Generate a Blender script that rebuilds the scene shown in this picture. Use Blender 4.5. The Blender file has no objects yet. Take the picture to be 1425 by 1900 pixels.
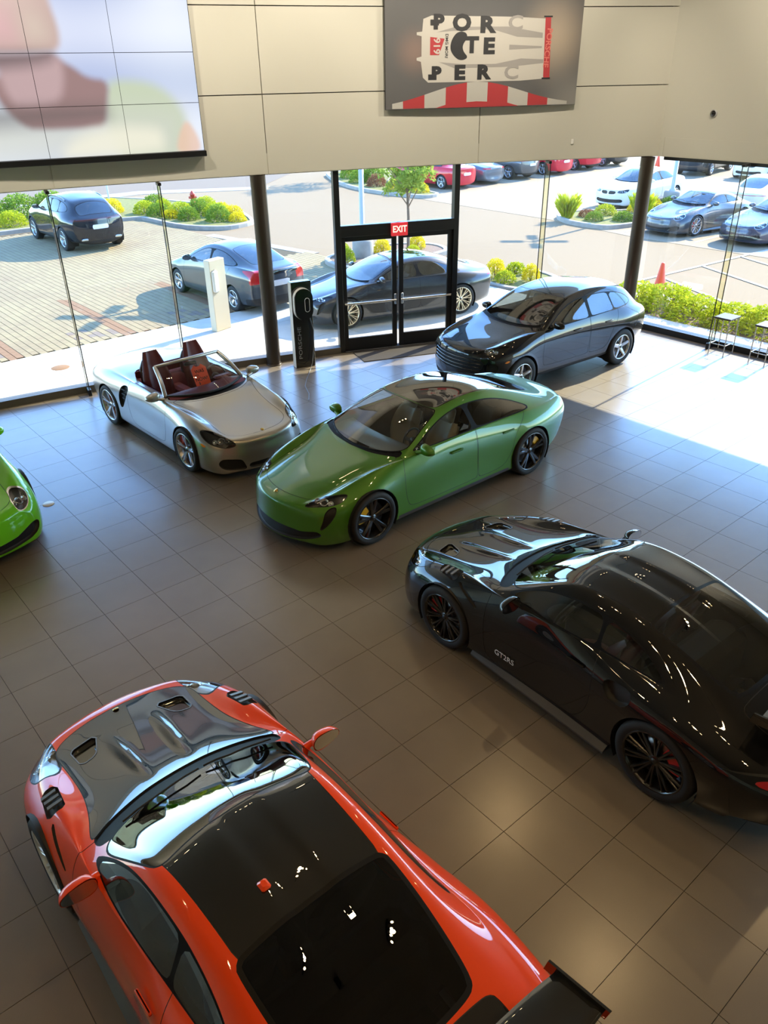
import bpy, bmesh, math, random
import numpy as np
from mathutils import Vector, Matrix
random.seed(7); RNG = np.random.default_rng(7)
SC = bpy.context.scene

# ---------------------------------------------------------------- camera (solved from the floor tile grid)
cam = bpy.data.cameras.new('camera'); cam_o = bpy.data.objects.new('camera', cam); SC.collection.objects.link(cam_o); SC.camera = cam_o
cam.sensor_fit = 'HORIZONTAL'; cam.sensor_width = 36; cam.lens = 36 * 1442.09 / 1425; cam.clip_start = .05; cam.clip_end = 300
CAMP = (-3.2619, -10.2250, 5.1740); PITCH, ROLL, YAW = .51963, -.01689, -.70031
_f0 = np.array([-math.sin(YAW), math.cos(YAW), 0]); _r0 = np.array([math.cos(YAW), math.sin(YAW), 0]); _u0 = np.array([0, 0, 1.])
_fw = math.cos(PITCH) * _f0 - math.sin(PITCH) * _u0; _up = math.cos(PITCH) * _u0 + math.sin(PITCH) * _f0
_r = math.cos(ROLL) * _r0 + math.sin(ROLL) * _up; _u = -math.sin(ROLL) * _r0 + math.cos(ROLL) * _up
cam_o.matrix_world = Matrix([[_r[i], _u[i], -_fw[i], CAMP[i]] for i in range(3)] + [[0, 0, 0, 1]])

# ---------------------------------------------------------------- sky, sun, exposure
SUNV = Vector((1.6, .13, 1.0)).normalized()
wd = bpy.data.worlds.new('sky'); SC.world = wd; wd.use_nodes = True; nt = wd.node_tree; bg = nt.nodes['Background']
sky = nt.nodes.new('ShaderNodeTexSky'); sky.sky_type = 'NISHITA'; sky.sun_disc = False; sky.sun_elevation = math.asin(SUNV.z); sky.sun_rotation = math.atan2(SUNV.x, SUNV.y)
tint = nt.nodes.new('ShaderNodeMix'); tint.data_type = 'RGBA'; tint.blend_type = 'MULTIPLY'; tint.inputs[0].default_value = 1; tint.inputs[7].default_value = (.74, .89, 1.08, 1)   # clear blue day
nt.links.new(sky.outputs[0], tint.inputs[6]); nt.links.new(tint.outputs[2], bg.inputs[0]); bg.inputs[1].default_value = 1.05; sky.dust_density = 0; sky.ozone_density = 2.5; sky.air_density = 1.0
sun = bpy.data.lights.new('sun', 'SUN'); sun.energy = 12.5; sun.angle = .009; sun.color = (1, .88, .67)
sun_o = bpy.data.objects.new('sun', sun); SC.collection.objects.link(sun_o); sun_o.rotation_euler = (-SUNV).to_track_quat('-Z', 'Y').to_euler(); sun_o.location = (30, 5, 20)
SC.view_settings.view_transform = 'Standard'; SC.view_settings.look = 'None'; SC.view_settings.gamma = 1; SC.view_settings.use_curve_mapping = False
SC.view_settings.exposure = 0.3
SC.cycles.transparent_max_bounces = 24; SC.cycles.max_bounces = 10; SC.cycles.sample_clamp_indirect = 8
# ---------------------------------------------------------------- helpers
COL = bpy.context.scene.collection
def tag(o, label=None, cat=None, group=None, kind=None):
    if label: o['label'] = label
    if cat: o['category'] = cat
    if group: o['group'] = group
    if kind: o['kind'] = kind
    return o
def link(name, me, mt=None, parent=None, loc=None, rot=None, scale=None):
    o = bpy.data.objects.new(name, me); COL.objects.link(o)
    if mt is not None and me is not None and not me.materials: me.materials.append(M[mt] if isinstance(mt, str) else mt)
    if parent is not None: o.parent = parent
    if loc is not None: o.location = loc
    if rot is not None: o.rotation_euler = rot
    if scale is not None: o.scale = scale
    return o
def empty(name, loc=(0, 0, 0), rz=0., scale=1.):
    o = bpy.data.objects.new(name, None); COL.objects.link(o); o.location = loc; o.rotation_euler = (0, 0, rz)
    o.scale = (scale,) * 3; o.empty_display_size = .2
    return o
class MB:
    """collects simple shapes into one mesh"""
    def __init__(s): s.v = []; s.f = []; s.sm = []
    def add(s, v, f, smooth=False):
        k = len(s.v); s.v += [tuple(p) for p in v]; s.f += [tuple(i + k for i in q) for q in f]; s.sm += [smooth] * len(f); return s
    def box(s, c, d, rz=0., taper=1.):
        x, y, z = d[0] / 2, d[1] / 2, d[2] / 2; cs, sn = math.cos(rz), math.sin(rz); v = []
        for sz, t in ((-1, 1), (1, taper)):
            for sx, sy in ((-1, -1), (1, -1), (1, 1), (-1, 1)):
                px, py = sx * x * t, sy * y * t
                v.append((c[0] + px * cs - py * sn, c[1] + px * sn + py * cs, c[2] + sz * z))
        return s.add(v, [(3, 2, 1, 0), (4, 5, 6, 7), (0, 1, 5, 4), (1, 2, 6, 5), (2, 3, 7, 6), (3, 0, 4, 7)])
    def bbox(s, c, d, b=.01, rz=0.):
        """box with chamfered edges"""
        x, y, z = d[0] / 2, d[1] / 2, d[2] / 2; b = min(b, x * .9, y * .9, z * .9)
        cs, sn = math.cos(rz), math.sin(rz); v = []
        for zz, i in ((-z, b), (-z + b, 0), (z - b, 0), (z, b)):
            ex, ey = x - i, y - i; k = b * .7
            for px, py in ((-ex + k, -ey), (ex - k, -ey), (ex, -ey + k), (ex, ey - k), (ex - k, ey), (-ex + k, ey), (-ex, ey - k), (-ex, -ey + k)):
                v.append((c[0] + px * cs - py * sn, c[1] + px * sn + py * cs, c[2] + zz))
        f = [tuple(range(7, -1, -1)), tuple(range(24, 32))]
        for r in range(3):
            for k in range(8): f.append((r*8 + k, r*8 + (k+1) % 8, r*8 + 8 + (k+1) % 8, r*8 + 8 + k))
        return s.add(v, f)
    def tube(s, pts, r, n=8, cap=True, smooth=True):
        pts = [np.array(p, float) for p in pts]; rr = r if hasattr(r, '__len__') else [r] * len(pts)
        v = []; up = None
        for i, p in enumerate(pts):
            d = pts[min(i+1, len(pts)-1)] - pts[max(i-1, 0)]; d /= np.linalg.norm(d) + 1e-12
            if up is None: up = np.array([0, 0, 1.]) if abs(d[2]) < .9 else np.array([1., 0, 0])
            a = np.cross(d, up); a /= np.linalg.norm(a) + 1e-12; b = np.cross(a, d); up = b
            for k in range(n):
                t = 2 * math.pi * k / n; v.append(p + rr[i] * (math.cos(t) * a + math.sin(t) * b))
        f = []
        for i in range(len(pts) - 1):
            for k in range(n): f.append((i*n + k, i*n + n + k, i*n + n + (k+1) % n, i*n + (k+1) % n))
        s.add(v, f, smooth)
        if cap: s.add(v[:n], [tuple(range(n))]); s.add(v[-n:], [tuple(range(n-1, -1, -1))])
        return s
    def lathe(s, prof, n=32, axis='z', c=(0, 0, 0), smooth=True, a0=0., a1=2 * math.pi):
        full = abs(a1 - a0 - 2 * math.pi) < 1e-6; m = n if full else n + 1; v = []
        for r, h in prof:
            for k in range(m):
                t = a0 + (a1 - a0) * k / n; x, y = r * math.cos(t), r * math.sin(t)
                p = (x, y, h) if axis == 'z' else ((x, h, y) if axis == 'y' else (h, x, y))
                v.append((c[0] + p[0], c[1] + p[1], c[2] + p[2]))
        f = []
        for i in range(len(prof) - 1):
            for k in range(m if full else n):
                k2 = (k + 1) % m; q = (i*m + k, i*m + k2, i*m + m + k2, i*m + m + k)
                f.append(q if axis != 'y' else q[::-1])
        return s.add(v, f, smooth)
    def prism(s, poly, h0, h1, fn=None, smooth=False):
        """polygon (a,b) extruded from h0 to h1; fn maps (a,b,h) to a point"""
        fn = fn or (lambda a, b, h: (a, b, h)); n = len(poly)
        v = [fn(a, b, h0) for a, b in poly] + [fn(a, b, h1) for a, b in poly]
        f = [tuple(range(n-1, -1, -1)), tuple(range(n, 2*n))] + [(k, (k+1) % n, n + (k+1) % n, n + k) for k in range(n)]
        return s.add(v, f, smooth)
    def grid(s, P, smooth=True, flip=False):
        """P: rows of points"""
        r, c = len(P), len(P[0]); v = [p for row in P for p in row]
        f = [(i*c + j, i*c + j + 1, i*c + c + j + 1, i*c + c + j) for i in range(r-1) for j in range(c-1)]
        if flip: f = [q[::-1] for q in f]
        return s.add(v, f, smooth)
    def mesh(s, name='mesh'):
        me = bpy.data.meshes.new(name); me.from_pydata(s.v, [], s.f); me.polygons.foreach_set('use_smooth', s.sm); me.update(); return me
    def build(s, name, mt, parent=None, loc=None, rot=None): return link(name, s.mesh(name), mt, parent, loc, rot)

def recalc(me):
    bm = bmesh.new(); bm.from_mesh(me); bmesh.ops.recalc_face_normals(bm, faces=bm.faces); bm.to_mesh(me); bm.free(); return me

def text_mesh(body, size, extrude=.001, align='CENTER', sx=1., space=1., res=3, bold=0.):
    cu = bpy.data.curves.new('txt', 'FONT'); cu.body = body; cu.size = size; cu.extrude = extrude; cu.align_x = align; cu.align_y = 'CENTER'
    cu.resolution_u = res; cu.space_character = space; cu.offset = bold
    ob = bpy.data.objects.new('txt', cu); COL.objects.link(ob)
    dg = bpy.context.evaluated_depsgraph_get(); dg.update()
    me = bpy.data.meshes.new_from_object(ob.evaluated_get(dg)); bpy.data.objects.remove(ob); bpy.data.curves.remove(cu)
    if sx != 1:
        for v in me.vertices: v.co.x *= sx
    return me

# ---------------------------------------------------------------- materials
M = {}
def nodes(name):
    m = bpy.data.materials.new(name); m.use_nodes = True; nt = m.node_tree; nt.nodes.clear()
    out = nt.nodes.new('ShaderNodeOutputMaterial'); M[name] = m
    return m, nt, out
def pbr(name, col, rough=.5, metal=0., coat=0., spec=.5, coat_rough=.03, noise=None, bump=None, emit=None, sheen=0.):
    m, nt, out = nodes(name); b = nt.nodes.new('ShaderNodeBsdfPrincipled'); nt.links.new(b.outputs[0], out.inputs[0])
    b.inputs['Base Color'].default_value = (*col, 1); b.inputs['Roughness'].default_value = rough; b.inputs['Metallic'].default_value = metal
    b.inputs['Coat Weight'].default_value = coat; b.inputs['Coat Roughness'].default_value = coat_rough; b.inputs['Specular IOR Level'].default_value = spec
    b.inputs['Sheen Weight'].default_value = sheen
    if emit: b.inputs['Emission Color'].default_value = (*emit[0], 1); b.inputs['Emission Strength'].default_value = emit[1]
    if noise or bump:
        tc = nt.nodes.new('ShaderNodeTexCoord')
    if noise:   # (scale, second colour, detail)
        n = nt.nodes.new('ShaderNodeTexNoise'); n.inputs['Scale'].default_value = noise[0]; n.inputs['Detail'].default_value = noise[2] if len(noise) > 2 else 5
        nt.links.new(tc.outputs['Object'], n.inputs['Vector'])
        r = nt.nodes.new('ShaderNodeValToRGB'); r.color_ramp.elements[0].position = .35; r.color_ramp.elements[1].position = .65
        r.color_ramp.elements[0].color = (*col, 1); r.color_ramp.elements[1].color = (*noise[1], 1)
        nt.links.new(n.outputs['Fac'], r.inputs[0]); nt.links.new(r.outputs[0], b.inputs['Base Color'])
    if bump:    # (scale, strength)
        n = nt.nodes.new('ShaderNodeTexNoise'); n.inputs['Scale'].default_value = bump[0]; n.inputs['Detail'].default_value = 4
        nt.links.new(tc.outputs['Object'], n.inputs['Vector'])
        u = nt.nodes.new('ShaderNodeBump'); u.inputs['Strength'].default_value = bump[1]; u.inputs['Distance'].default_value = .01
        nt.links.new(n.outputs['Fac'], u.inputs['Height']); nt.links.new(u.outputs[0], b.inputs['Normal'])
    return m
def glass(name, tint, ior=1.5, rough=0., refl=1.0):
    m, nt, out = nodes(name)
    t = nt.nodes.new('ShaderNodeBsdfTransparent'); t.inputs[0].default_value = (*tint, 1)
    g = nt.nodes.new('ShaderNodeBsdfGlossy'); g.inputs['Roughness'].default_value = rough; g.inputs[0].default_value = (refl, refl, refl, 1)
    f = nt.nodes.new('ShaderNodeFresnel')   # thin sheet: same reflectance from both sides
    gm = nt.nodes.new('ShaderNodeNewGeometry'); iv = nt.nodes.new('ShaderNodeMath'); iv.operation = 'MULTIPLY_ADD'; iv.inputs[1].default_value = 1 / ior - ior; iv.inputs[2].default_value = ior
    nt.links.new(gm.outputs['Backfacing'], iv.inputs[0]); nt.links.new(iv.outputs[0], f.inputs[0])
    x = nt.nodes.new('ShaderNodeMixShader'); nt.links.new(f.outputs[0], x.inputs[0]); nt.links.new(t.outputs[0], x.inputs[1]); nt.links.new(g.outputs[0], x.inputs[2])
    nt.links.new(x.outputs[0], out.inputs[0]); return m
def paint(name, col, metal=.0, rough=.4, flake=0.):
    m = pbr(name, col, rough, metal, coat=1.0, coat_rough=.015, spec=.5 if metal else .08)
    m.node_tree.nodes['Principled BSDF'].inputs['Coat IOR'].default_value = 1.5 if max(col) > .02 else 1.6
    return m
def carbon(name, c0=(.003, .003, .003), c1=(.012, .011, .009)):
    m, nt, out = nodes(name); b = nt.nodes.new('ShaderNodeBsdfPrincipled'); nt.links.new(b.outputs[0], out.inputs[0])
    b.inputs['Roughness'].default_value = .4; b.inputs['Specular IOR Level'].default_value = .1; b.inputs['Coat Weight'].default_value = 1; b.inputs['Coat Roughness'].default_value = .015; b.inputs['Coat IOR'].default_value = 1.9
    tc = nt.nodes.new('ShaderNodeTexCoord'); ck = nt.nodes.new('ShaderNodeTexChecker'); ck.inputs['Scale'].default_value = 170
    ck.inputs[1].default_value = (*c0, 1); ck.inputs[2].default_value = (*c1, 1)
    nt.links.new(tc.outputs['Object'], ck.inputs['Vector']); nt.links.new(ck.outputs[0], b.inputs['Base Color']); return m
pbr('tyre', (.012, .012, .013), .75); pbr('black_matte', (.008, .008, .009), .6); pbr('black_gloss', (.005, .005, .006), .12, coat=1)
pbr('black_satin', (.004, .004, .005), .5, spec=.15); pbr('carbon_dull', (.05, .048, .045), .35, coat=.3); pbr('tail_dark', (.06, .006, .008), .12, coat=1); pbr('disc', (.25, .25, .26), .3, .9); pbr('cap_dark', (.02, .02, .02), .3); pbr('chrome', (.8, .8, .82), .12, 1.); pbr('gold', (.75, .5, .15), .25, .8)
pbr('rim_black', (.012, .012, .013), .22, .3, coat=.6); pbr('rim_silver', (.55, .55, .56), .25, .9); pbr('rim_white', (.75, .75, .74), .3, .3); pbr('rim_gold', (.75, .66, .5), .25, .8)
pbr('cal_red', (.6, .02, .02), .35, coat=.5); pbr('cal_yellow', (.75, .42, .01), .35, coat=.5); pbr('cal_black', (.02, .02, .02), .4)
pbr('int_black', (.015, .015, .016), .55); pbr('int_dark', (.01, .01, .01), .8); pbr('grey_satin', (.16, .165, .17), .35, .3)
pbr('mirror', (.85, .87, .9), .03, 1.); pbr('tail_red', (.45, .01, .015), .15, coat=1)
glass('glass_car', (.50, .54, .52), 2.1); glass('glass_dark', (.05, .05, .05), 1.8); glass('glass_light', (.72, .75, .72), 1.9); glass('lamp_glass', (.85, .88, .9))
carbon('carbon')
paint('paint_orange', (.90, .070, .010)); paint('paint_black', (.004, .0045, .006)); paint('paint_lime', (.16, .62, .01))
pbr('lamp_inner', (.04, .042, .046), .25, .5); pbr('lamp_silver', (.42, .44, .48), .25, .8); pbr('lamp_white', (.6, .62, .65), .2, .7)
glass('glass_tint', (.16, .17, .17), 2.1); glass('glass_clear', (.8, .84, .82))
pbr('plate', (.75, .75, .78), .4); pbr('amber', (.8, .22, .01), .2, coat=1); pbr('softtop', (.02, .02, .025), .9); pbr('roof_glass', (.004, .004, .005), .04, coat=1)
# ---------------------------------------------------------------- surfaces of the place
def tile_mat():
    m, nt, out = nodes('floor_tile'); N = nt.nodes.new; lk = nt.links.new
    b = N('ShaderNodeBsdfPrincipled'); lk(b.outputs[0], out.inputs[0])
    g = N('ShaderNodeNewGeometry'); oi = N('ShaderNodeObjectInfo')
    n = N('ShaderNodeTexNoise'); n.inputs['Scale'].default_value = 2.2; n.inputs['Detail'].default_value = 6; lk(g.outputs['Position'], n.inputs['Vector'])
    n2 = N('ShaderNodeTexNoise'); n2.inputs['Scale'].default_value = 160; n2.inputs['Detail'].default_value = 2; lk(g.outputs['Position'], n2.inputs['Vector'])
    mx = N('ShaderNodeMix'); mx.data_type = 'RGBA'; mx.inputs[6].default_value = (.142, .112, .075, 1); mx.inputs[7].default_value = (.188, .152, .106, 1)
    ad = N('ShaderNodeMath'); ad.operation = 'MULTIPLY_ADD'; ad.inputs[1].default_value = .5; lk(n2.outputs['Fac'], ad.inputs[0]); lk(n.outputs['Fac'], ad.inputs[2])
    sb = N('ShaderNodeMath'); sb.operation = 'SUBTRACT'; sb.inputs[1].default_value = .25; lk(ad.outputs[0], sb.inputs[0])
    rr = N('ShaderNodeMath'); rr.operation = 'MULTIPLY_ADD'; rr.inputs[1].default_value = .2; rr.inputs[2].default_value = -.1; lk(oi.outputs['Random'], rr.inputs[0])
    a2 = N('ShaderNodeMath'); lk(sb.outputs[0], a2.inputs[0]); lk(rr.outputs[0], a2.inputs[1]); lk(a2.outputs[0], mx.inputs[0])
    lk(mx.outputs[2], b.inputs['Base Color']); b.inputs['Roughness'].default_value = .6; b.inputs['Specular IOR Level'].default_value = .5; b.inputs['Coat Weight'].default_value = 1; b.inputs['Coat IOR'].default_value = 1.65; b.inputs['Coat Roughness'].default_value = .25
    return m
tile_mat()
pbr('grout', (.05, .045, .04), .7)
pbr('fascia', (.58, .555, .47), .55, bump=(60, .02)); pbr('wall_plaster', (.56, .50, .38), .7); pbr('ceiling', (.30, .27, .22), .8); pbr('backing', (.03, .03, .03), .8)
pbr('frame_black', (.012, .012, .013), .35, .3); pbr('bronze', (.06, .045, .035), .35, .6); pbr('steel', (.6, .6, .6), .25, 1.); pbr('base_rail', (.09, .075, .055), .45, .2)
glass('pane', (.95, .97, .955), 1.45); glass('fin_glass', (.95, .93, .78), 1.12)
pbr('concrete', (.48, .45, .39), .85, noise=(3, (.54, .51, .45)), bump=(80, .1)); pbr('kerb', (.38, .35, .30), .85, noise=(4, (.31, .285, .25)))
pbr('asphalt', (.215, .148, .080), .95, noise=(60, (.255, .182, .102), 8), bump=(120, .3)); pbr('asphalt_road', (.155, .112, .076), .95, noise=(50, (.185, .136, .094), 8)); pbr('asphalt_light', (.27, .20, .125), .95, noise=(40, (.31, .235, .15), 8))
def paver_mat():
    m, nt, out = nodes('paver'); N = nt.nodes.new; lk = nt.links.new
    b = N('ShaderNodeBsdfPrincipled'); lk(b.outputs[0], out.inputs[0]); b.inputs['Roughness'].default_value = .9
    g = N('ShaderNodeNewGeometry'); w = N('ShaderNodeTexWhiteNoise'); w.noise_dimensions = '2D'
    v = N('ShaderNodeVectorMath'); v.operation = 'SNAP'; v.inputs[1].default_value = (.16, .24, 1); lk(g.outputs['Position'], v.inputs[0]); lk(v.outputs[0], w.inputs['Vector'])
    n = N('ShaderNodeTexNoise'); n.inputs['Scale'].default_value = .5; lk(g.outputs['Position'], n.inputs['Vector'])
    r = N('ShaderNodeValToRGB'); e = r.color_ramp.elements; e[0].color = (.215, .15, .085, 1); e[1].color = (.31, .245, .125, 1)
    a = N('ShaderNodeMath'); a.operation = 'MULTIPLY_ADD'; a.inputs[1].default_value = .35; lk(w.outputs[0], a.inputs[0]); lk(n.outputs['Fac'], a.inputs[2]); lk(a.outputs[0], r.inputs[0]); lk(r.outputs[0], b.inputs['Base Color'])
paver_mat()
pbr('paver_red', (.24, .13, .06), .9); pbr('paver_dark', (.2, .15, .11), .9); pbr('joint_sand', (.07, .05, .022), .95)
pbr('mulch', (.16, .10, .07), .95, noise=(30, (.25, .17, .12)), bump=(40, .8)); pbr('soil_green', (.12, .13, .03), .95, noise=(9, (.22, .20, .05)))
def leaf(name, c0, c1):
    m, nt, out = nodes(name); N = nt.nodes.new; lk = nt.links.new
    g = N('ShaderNodeNewGeometry'); n = N('ShaderNodeTexNoise'); n.inputs['Scale'].default_value = 9; lk(g.outputs['Position'], n.inputs['Vector'])
    r = N('ShaderNodeValToRGB'); r.color_ramp.elements[0].position = .3; r.color_ramp.elements[1].position = .7; r.color_ramp.elements[0].color = (*c0, 1); r.color_ramp.elements[1].color = (*c1, 1); lk(n.outputs['Fac'], r.inputs[0])
    d = N('ShaderNodeBsdfDiffuse'); t = N('ShaderNodeBsdfTranslucent'); x = N('ShaderNodeMixShader'); x.inputs[0].default_value = .35
    lk(r.outputs[0], d.inputs[0]); lk(r.outputs[0], t.inputs[0]); lk(d.outputs[0], x.inputs[1]); lk(t.outputs[0], x.inputs[2]); lk(x.outputs[0], out.inputs[0])
leaf('leaf_lime', (.30, .38, .02), (.55, .55, .04)); leaf('leaf_green', (.12, .22, .03), (.26, .36, .05)); leaf('leaf_yellow', (.60, .50, .02), (.75, .62, .04)); leaf('leaf_tree', (.20, .30, .05), (.38, .46, .08)); leaf('leaf_dark', (.07, .13, .03), (.14, .2, .05)); leaf('leaf_red', (.2, .08, .05), (.3, .15, .08))
pbr('bark', (.2, .14, .1), .9); pbr('pole_grey', (.5, .5, .49), .5, .3); pbr('hydrant_red', (.5, .05, .03), .5); pbr('cone_orange', (.85, .10, .03), .5); pbr('line_white', (.42, .39, .33), .9); pbr('charger_tan', (.62, .54, .40), .5)
pbr('charger_black', (.004, .004, .005), .15, coat=.5); pbr('white_plastic', (.75, .73, .68), .35); pbr('letter_grey', (.22, .23, .24), .4); pbr('sign_red', (.55, .02, .03), .4, emit=((.9, .05, .06), .35)); pbr('sign_white', (.8, .78, .72), .4, emit=((1, .95, .85), .5))
pbr('mat_dark', (.035, .028, .022), .95); pbr('seat_top', (.03, .03, .035), .5); pbr('letter_white', (.7, .7, .72), .4)
pbr('lamp_emit', (1, .8, .5), .5, emit=((1, .72, .38), 60.)); pbr('lamp_body', (.02, .02, .02), .5); pbr('panel_emit', (1, .9, .7), .5, emit=((1, .80, .55), 3.))
pbr('tag_orange', (.85, .08, .02), .6); pbr('tag_black', (.01, .01, .01), .7)
paint('paint_green', (.05, .19, .004), .25, .4); paint('paint_silver', (.42, .41, .385), .75, .30); paint('paint_grey', (.045, .044, .045), .5, .32); paint('paint_bluegrey', (.10, .13, .17), .5, .35); paint('paint_navy', (.005, .007, .013))
paint('paint_white', (.72, .72, .71)); paint('paint_red', (.55, .01, .03)); paint('paint_steel', (.07, .075, .085), .5, .35); paint('paint_darkgrey', (.03, .033, .037), .3, .35); paint('paint_purple', (.05, .045, .07), .5, .35); paint('paint_prius', (.05, .058, .07), .4, .35)
pbr('leather_red', (.075, .008, .012), .45); pbr('leather_dark', (.035, .012, .014), .5); pbr('leather_beige', (.42, .38, .30), .55); pbr('cabin_red', (.12, .011, .018), .6)
# ---------------------------------------------------------------- car library
def pchip(keys, x, col):
    """monotone cubic through keys (x, ...), column col, at array x"""
    k = sorted(keys); xs = np.array([p[0] for p in k], float); ys = np.array([p[col] for p in k], float)
    x = np.clip(np.asarray(x, float), xs[0], xs[-1])
    if len(xs) == 1: return np.full_like(x, ys[0])
    h = np.diff(xs); d = np.diff(ys) / h; m = np.zeros_like(ys)
    if len(xs) > 2:
        w1 = 2 * h[1:] + h[:-1]; w2 = h[1:] + 2 * h[:-1]
        ok = d[:-1] * d[1:] > 0
        with np.errstate(divide='ignore', invalid='ignore'):
            mm = (w1 + w2) / (w1 / d[:-1] + w2 / d[1:])
        m[1:-1] = np.where(ok, mm, 0)
    m[0], m[-1] = d[0], d[-1]
    i = np.clip(np.searchsorted(xs, x) - 1, 0, len(h) - 1)
    t = (x - xs[i]) / h[i]
    return ((2*t**3 - 3*t**2 + 1) * ys[i] + (t**3 - 2*t**2 + t) * h[i] * m[i]
            + (-2*t**3 + 3*t**2) * ys[i+1] + (t**3 - t**2) * h[i] * m[i+1])

def chaikin(p, n=2, r=.03):
    """closed outline smoothed; sharp corners keep a small radius r"""
    p = np.array(p, float)
    for it in range(n):
        prv = np.roll(p, 1, 0) - p; nxt = np.roll(p, -1, 0) - p
        la = np.linalg.norm(prv, axis=1) + 1e-9; lb = np.linalg.norm(nxt, axis=1) + 1e-9
        turn = np.pi - np.arccos(np.clip((prv * nxt).sum(1) / la / lb, -1, 1)); out = []
        for k in range(len(p)):
            fa = fb = .25
            if turn[k] > .8: fa, fb = min(.25, r / la[k]), min(.25, r / lb[k])
            out.append(p[k] + prv[k] * fa); out.append(p[k] + nxt[k] * fb)
        p = np.array(out); r *= .4
    return p

def sdf_poly(P, poly):
    """signed distance (negative inside) of 2-D points P to closed polygon"""
    P = np.asarray(P, float); d2 = np.full(len(P), 1e9); ins = np.zeros(len(P), bool)
    A = np.asarray(poly, float); Bq = np.roll(A, -1, 0)
    for a, b in zip(A, Bq):
        e = b - a; w = P - a; L = e @ e
        if L < 1e-14: continue
        t = np.clip((w @ e) / L, 0, 1); v = w - t[:, None] * e
        d2 = np.minimum(d2, (v * v).sum(1))
        c = (a[1] > P[:, 1]) != (b[1] > P[:, 1])
        if c.any():
            with np.errstate(divide='ignore', invalid='ignore'):
                xi = a[0] + (P[:, 1] - a[1]) / (b[1] - a[1]) * e[0]
            ins ^= c & (P[:, 0] < xi)
    return np.where(ins, -1, 1) * np.sqrt(d2)

PADW = 12
class Surf:
    """half car skin (y>=0): vertices, normals, polygons with a part label; split by signed fields"""
    def __init__(s, V, N, F):
        s.V = V; s.N = N; F = np.asarray(F); s.P = np.hstack([F, np.repeat(F[:, :1], PADW - F.shape[1], 1)]); s.K = np.full(len(F), F.shape[1])
        s.names = ['paint']; s.lab = np.zeros(len(F), int)
    def lid(s, n):
        if n not in s.names: s.names.append(n)
        return s.names.index(n)
    def field(s, proj, poly, smooth=2):
        pl = np.array(poly, float)
        if smooth: pl = chaikin(pl, smooth)
        ax = {'side': (0, 2), 'top': (0, 1), 'front': (1, 2)}[proj]
        return sdf_poly(s.V[:, ax], pl)
    def split(s, f, src, dst, guard=None):
        """faces labelled src (set) with f<0 become dst"""
        f = np.where(np.abs(f) < 1e-6, 1e-6, f); neg = f < 0; d = s.lid(dst)
        cand = np.isin(s.lab, [s.names.index(n) for n in src if n in s.names])
        pn = neg[s.P]; cand &= pn.any(1); ci = np.nonzero(cand)[0]
        if guard is not None and len(ci):
            msk = np.arange(PADW)[None, :] < s.K[ci][:, None]
            c = (s.V[s.P[ci]] * msk[..., None]).sum(1) / s.K[ci][:, None]; n = (s.N[s.P[ci]] * msk[..., None]).sum(1) / s.K[ci][:, None]
            ci = ci[[bool(guard(c[q], n[q])) for q in range(len(ci))]]
        if not len(ci): return
        al = pn[ci].all(1); s.lab[ci[al]] = d
        nV = []; nN = []; cache = {}; base = len(s.V); nF = []; nL = []; drop = []
        for q in ci[~al]:
            k = s.K[q]; face = s.P[q, :k].tolist(); a = []; b = []
            for w in range(k):
                i, j = face[w], face[(w + 1) % k]
                (a if neg[i] else b).append(i)
                if neg[i] != neg[j]:
                    key = (min(i, j), max(i, j))
                    if key not in cache:
                        t = f[i] / (f[i] - f[j]); nV.append(s.V[i] + t * (s.V[j] - s.V[i]))
                        nn = s.N[i] + t * (s.N[j] - s.N[i]); nN.append(nn / (np.linalg.norm(nn) or 1)); cache[key] = base + len(nV) - 1
                    a.append(cache[key]); b.append(cache[key])
            drop.append(q)
            for poly, l in ((a, d), (b, s.lab[q])):
                if len(poly) > PADW: poly2 = [poly[:PADW // 2 + 1], [poly[0]] + poly[PADW // 2:]]
                else: poly2 = [poly]
                for p in poly2:
                    if len(p) > 2: nF.append(p + [p[0]] * (PADW - len(p))); nL.append((l, len(p)))
        if drop:
            keep = np.ones(len(s.P), bool); keep[drop] = False
            s.V = np.vstack([s.V, nV]); s.N = np.vstack([s.N, nN])
            s.P = np.vstack([s.P[keep], np.array(nF)]); nl = np.array(nL); s.lab = np.r_[s.lab[keep], nl[:, 0]]; s.K = np.r_[s.K[keep], nl[:, 1]]
    @property
    def L(s): return s.names
    def faces(s, labels):
        q = np.isin(s.lab, [s.names.index(n) for n in labels if n in s.names])
        return [tuple(p[:k]) for p, k in zip(s.P[q].tolist(), s.K[q].tolist())]

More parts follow.
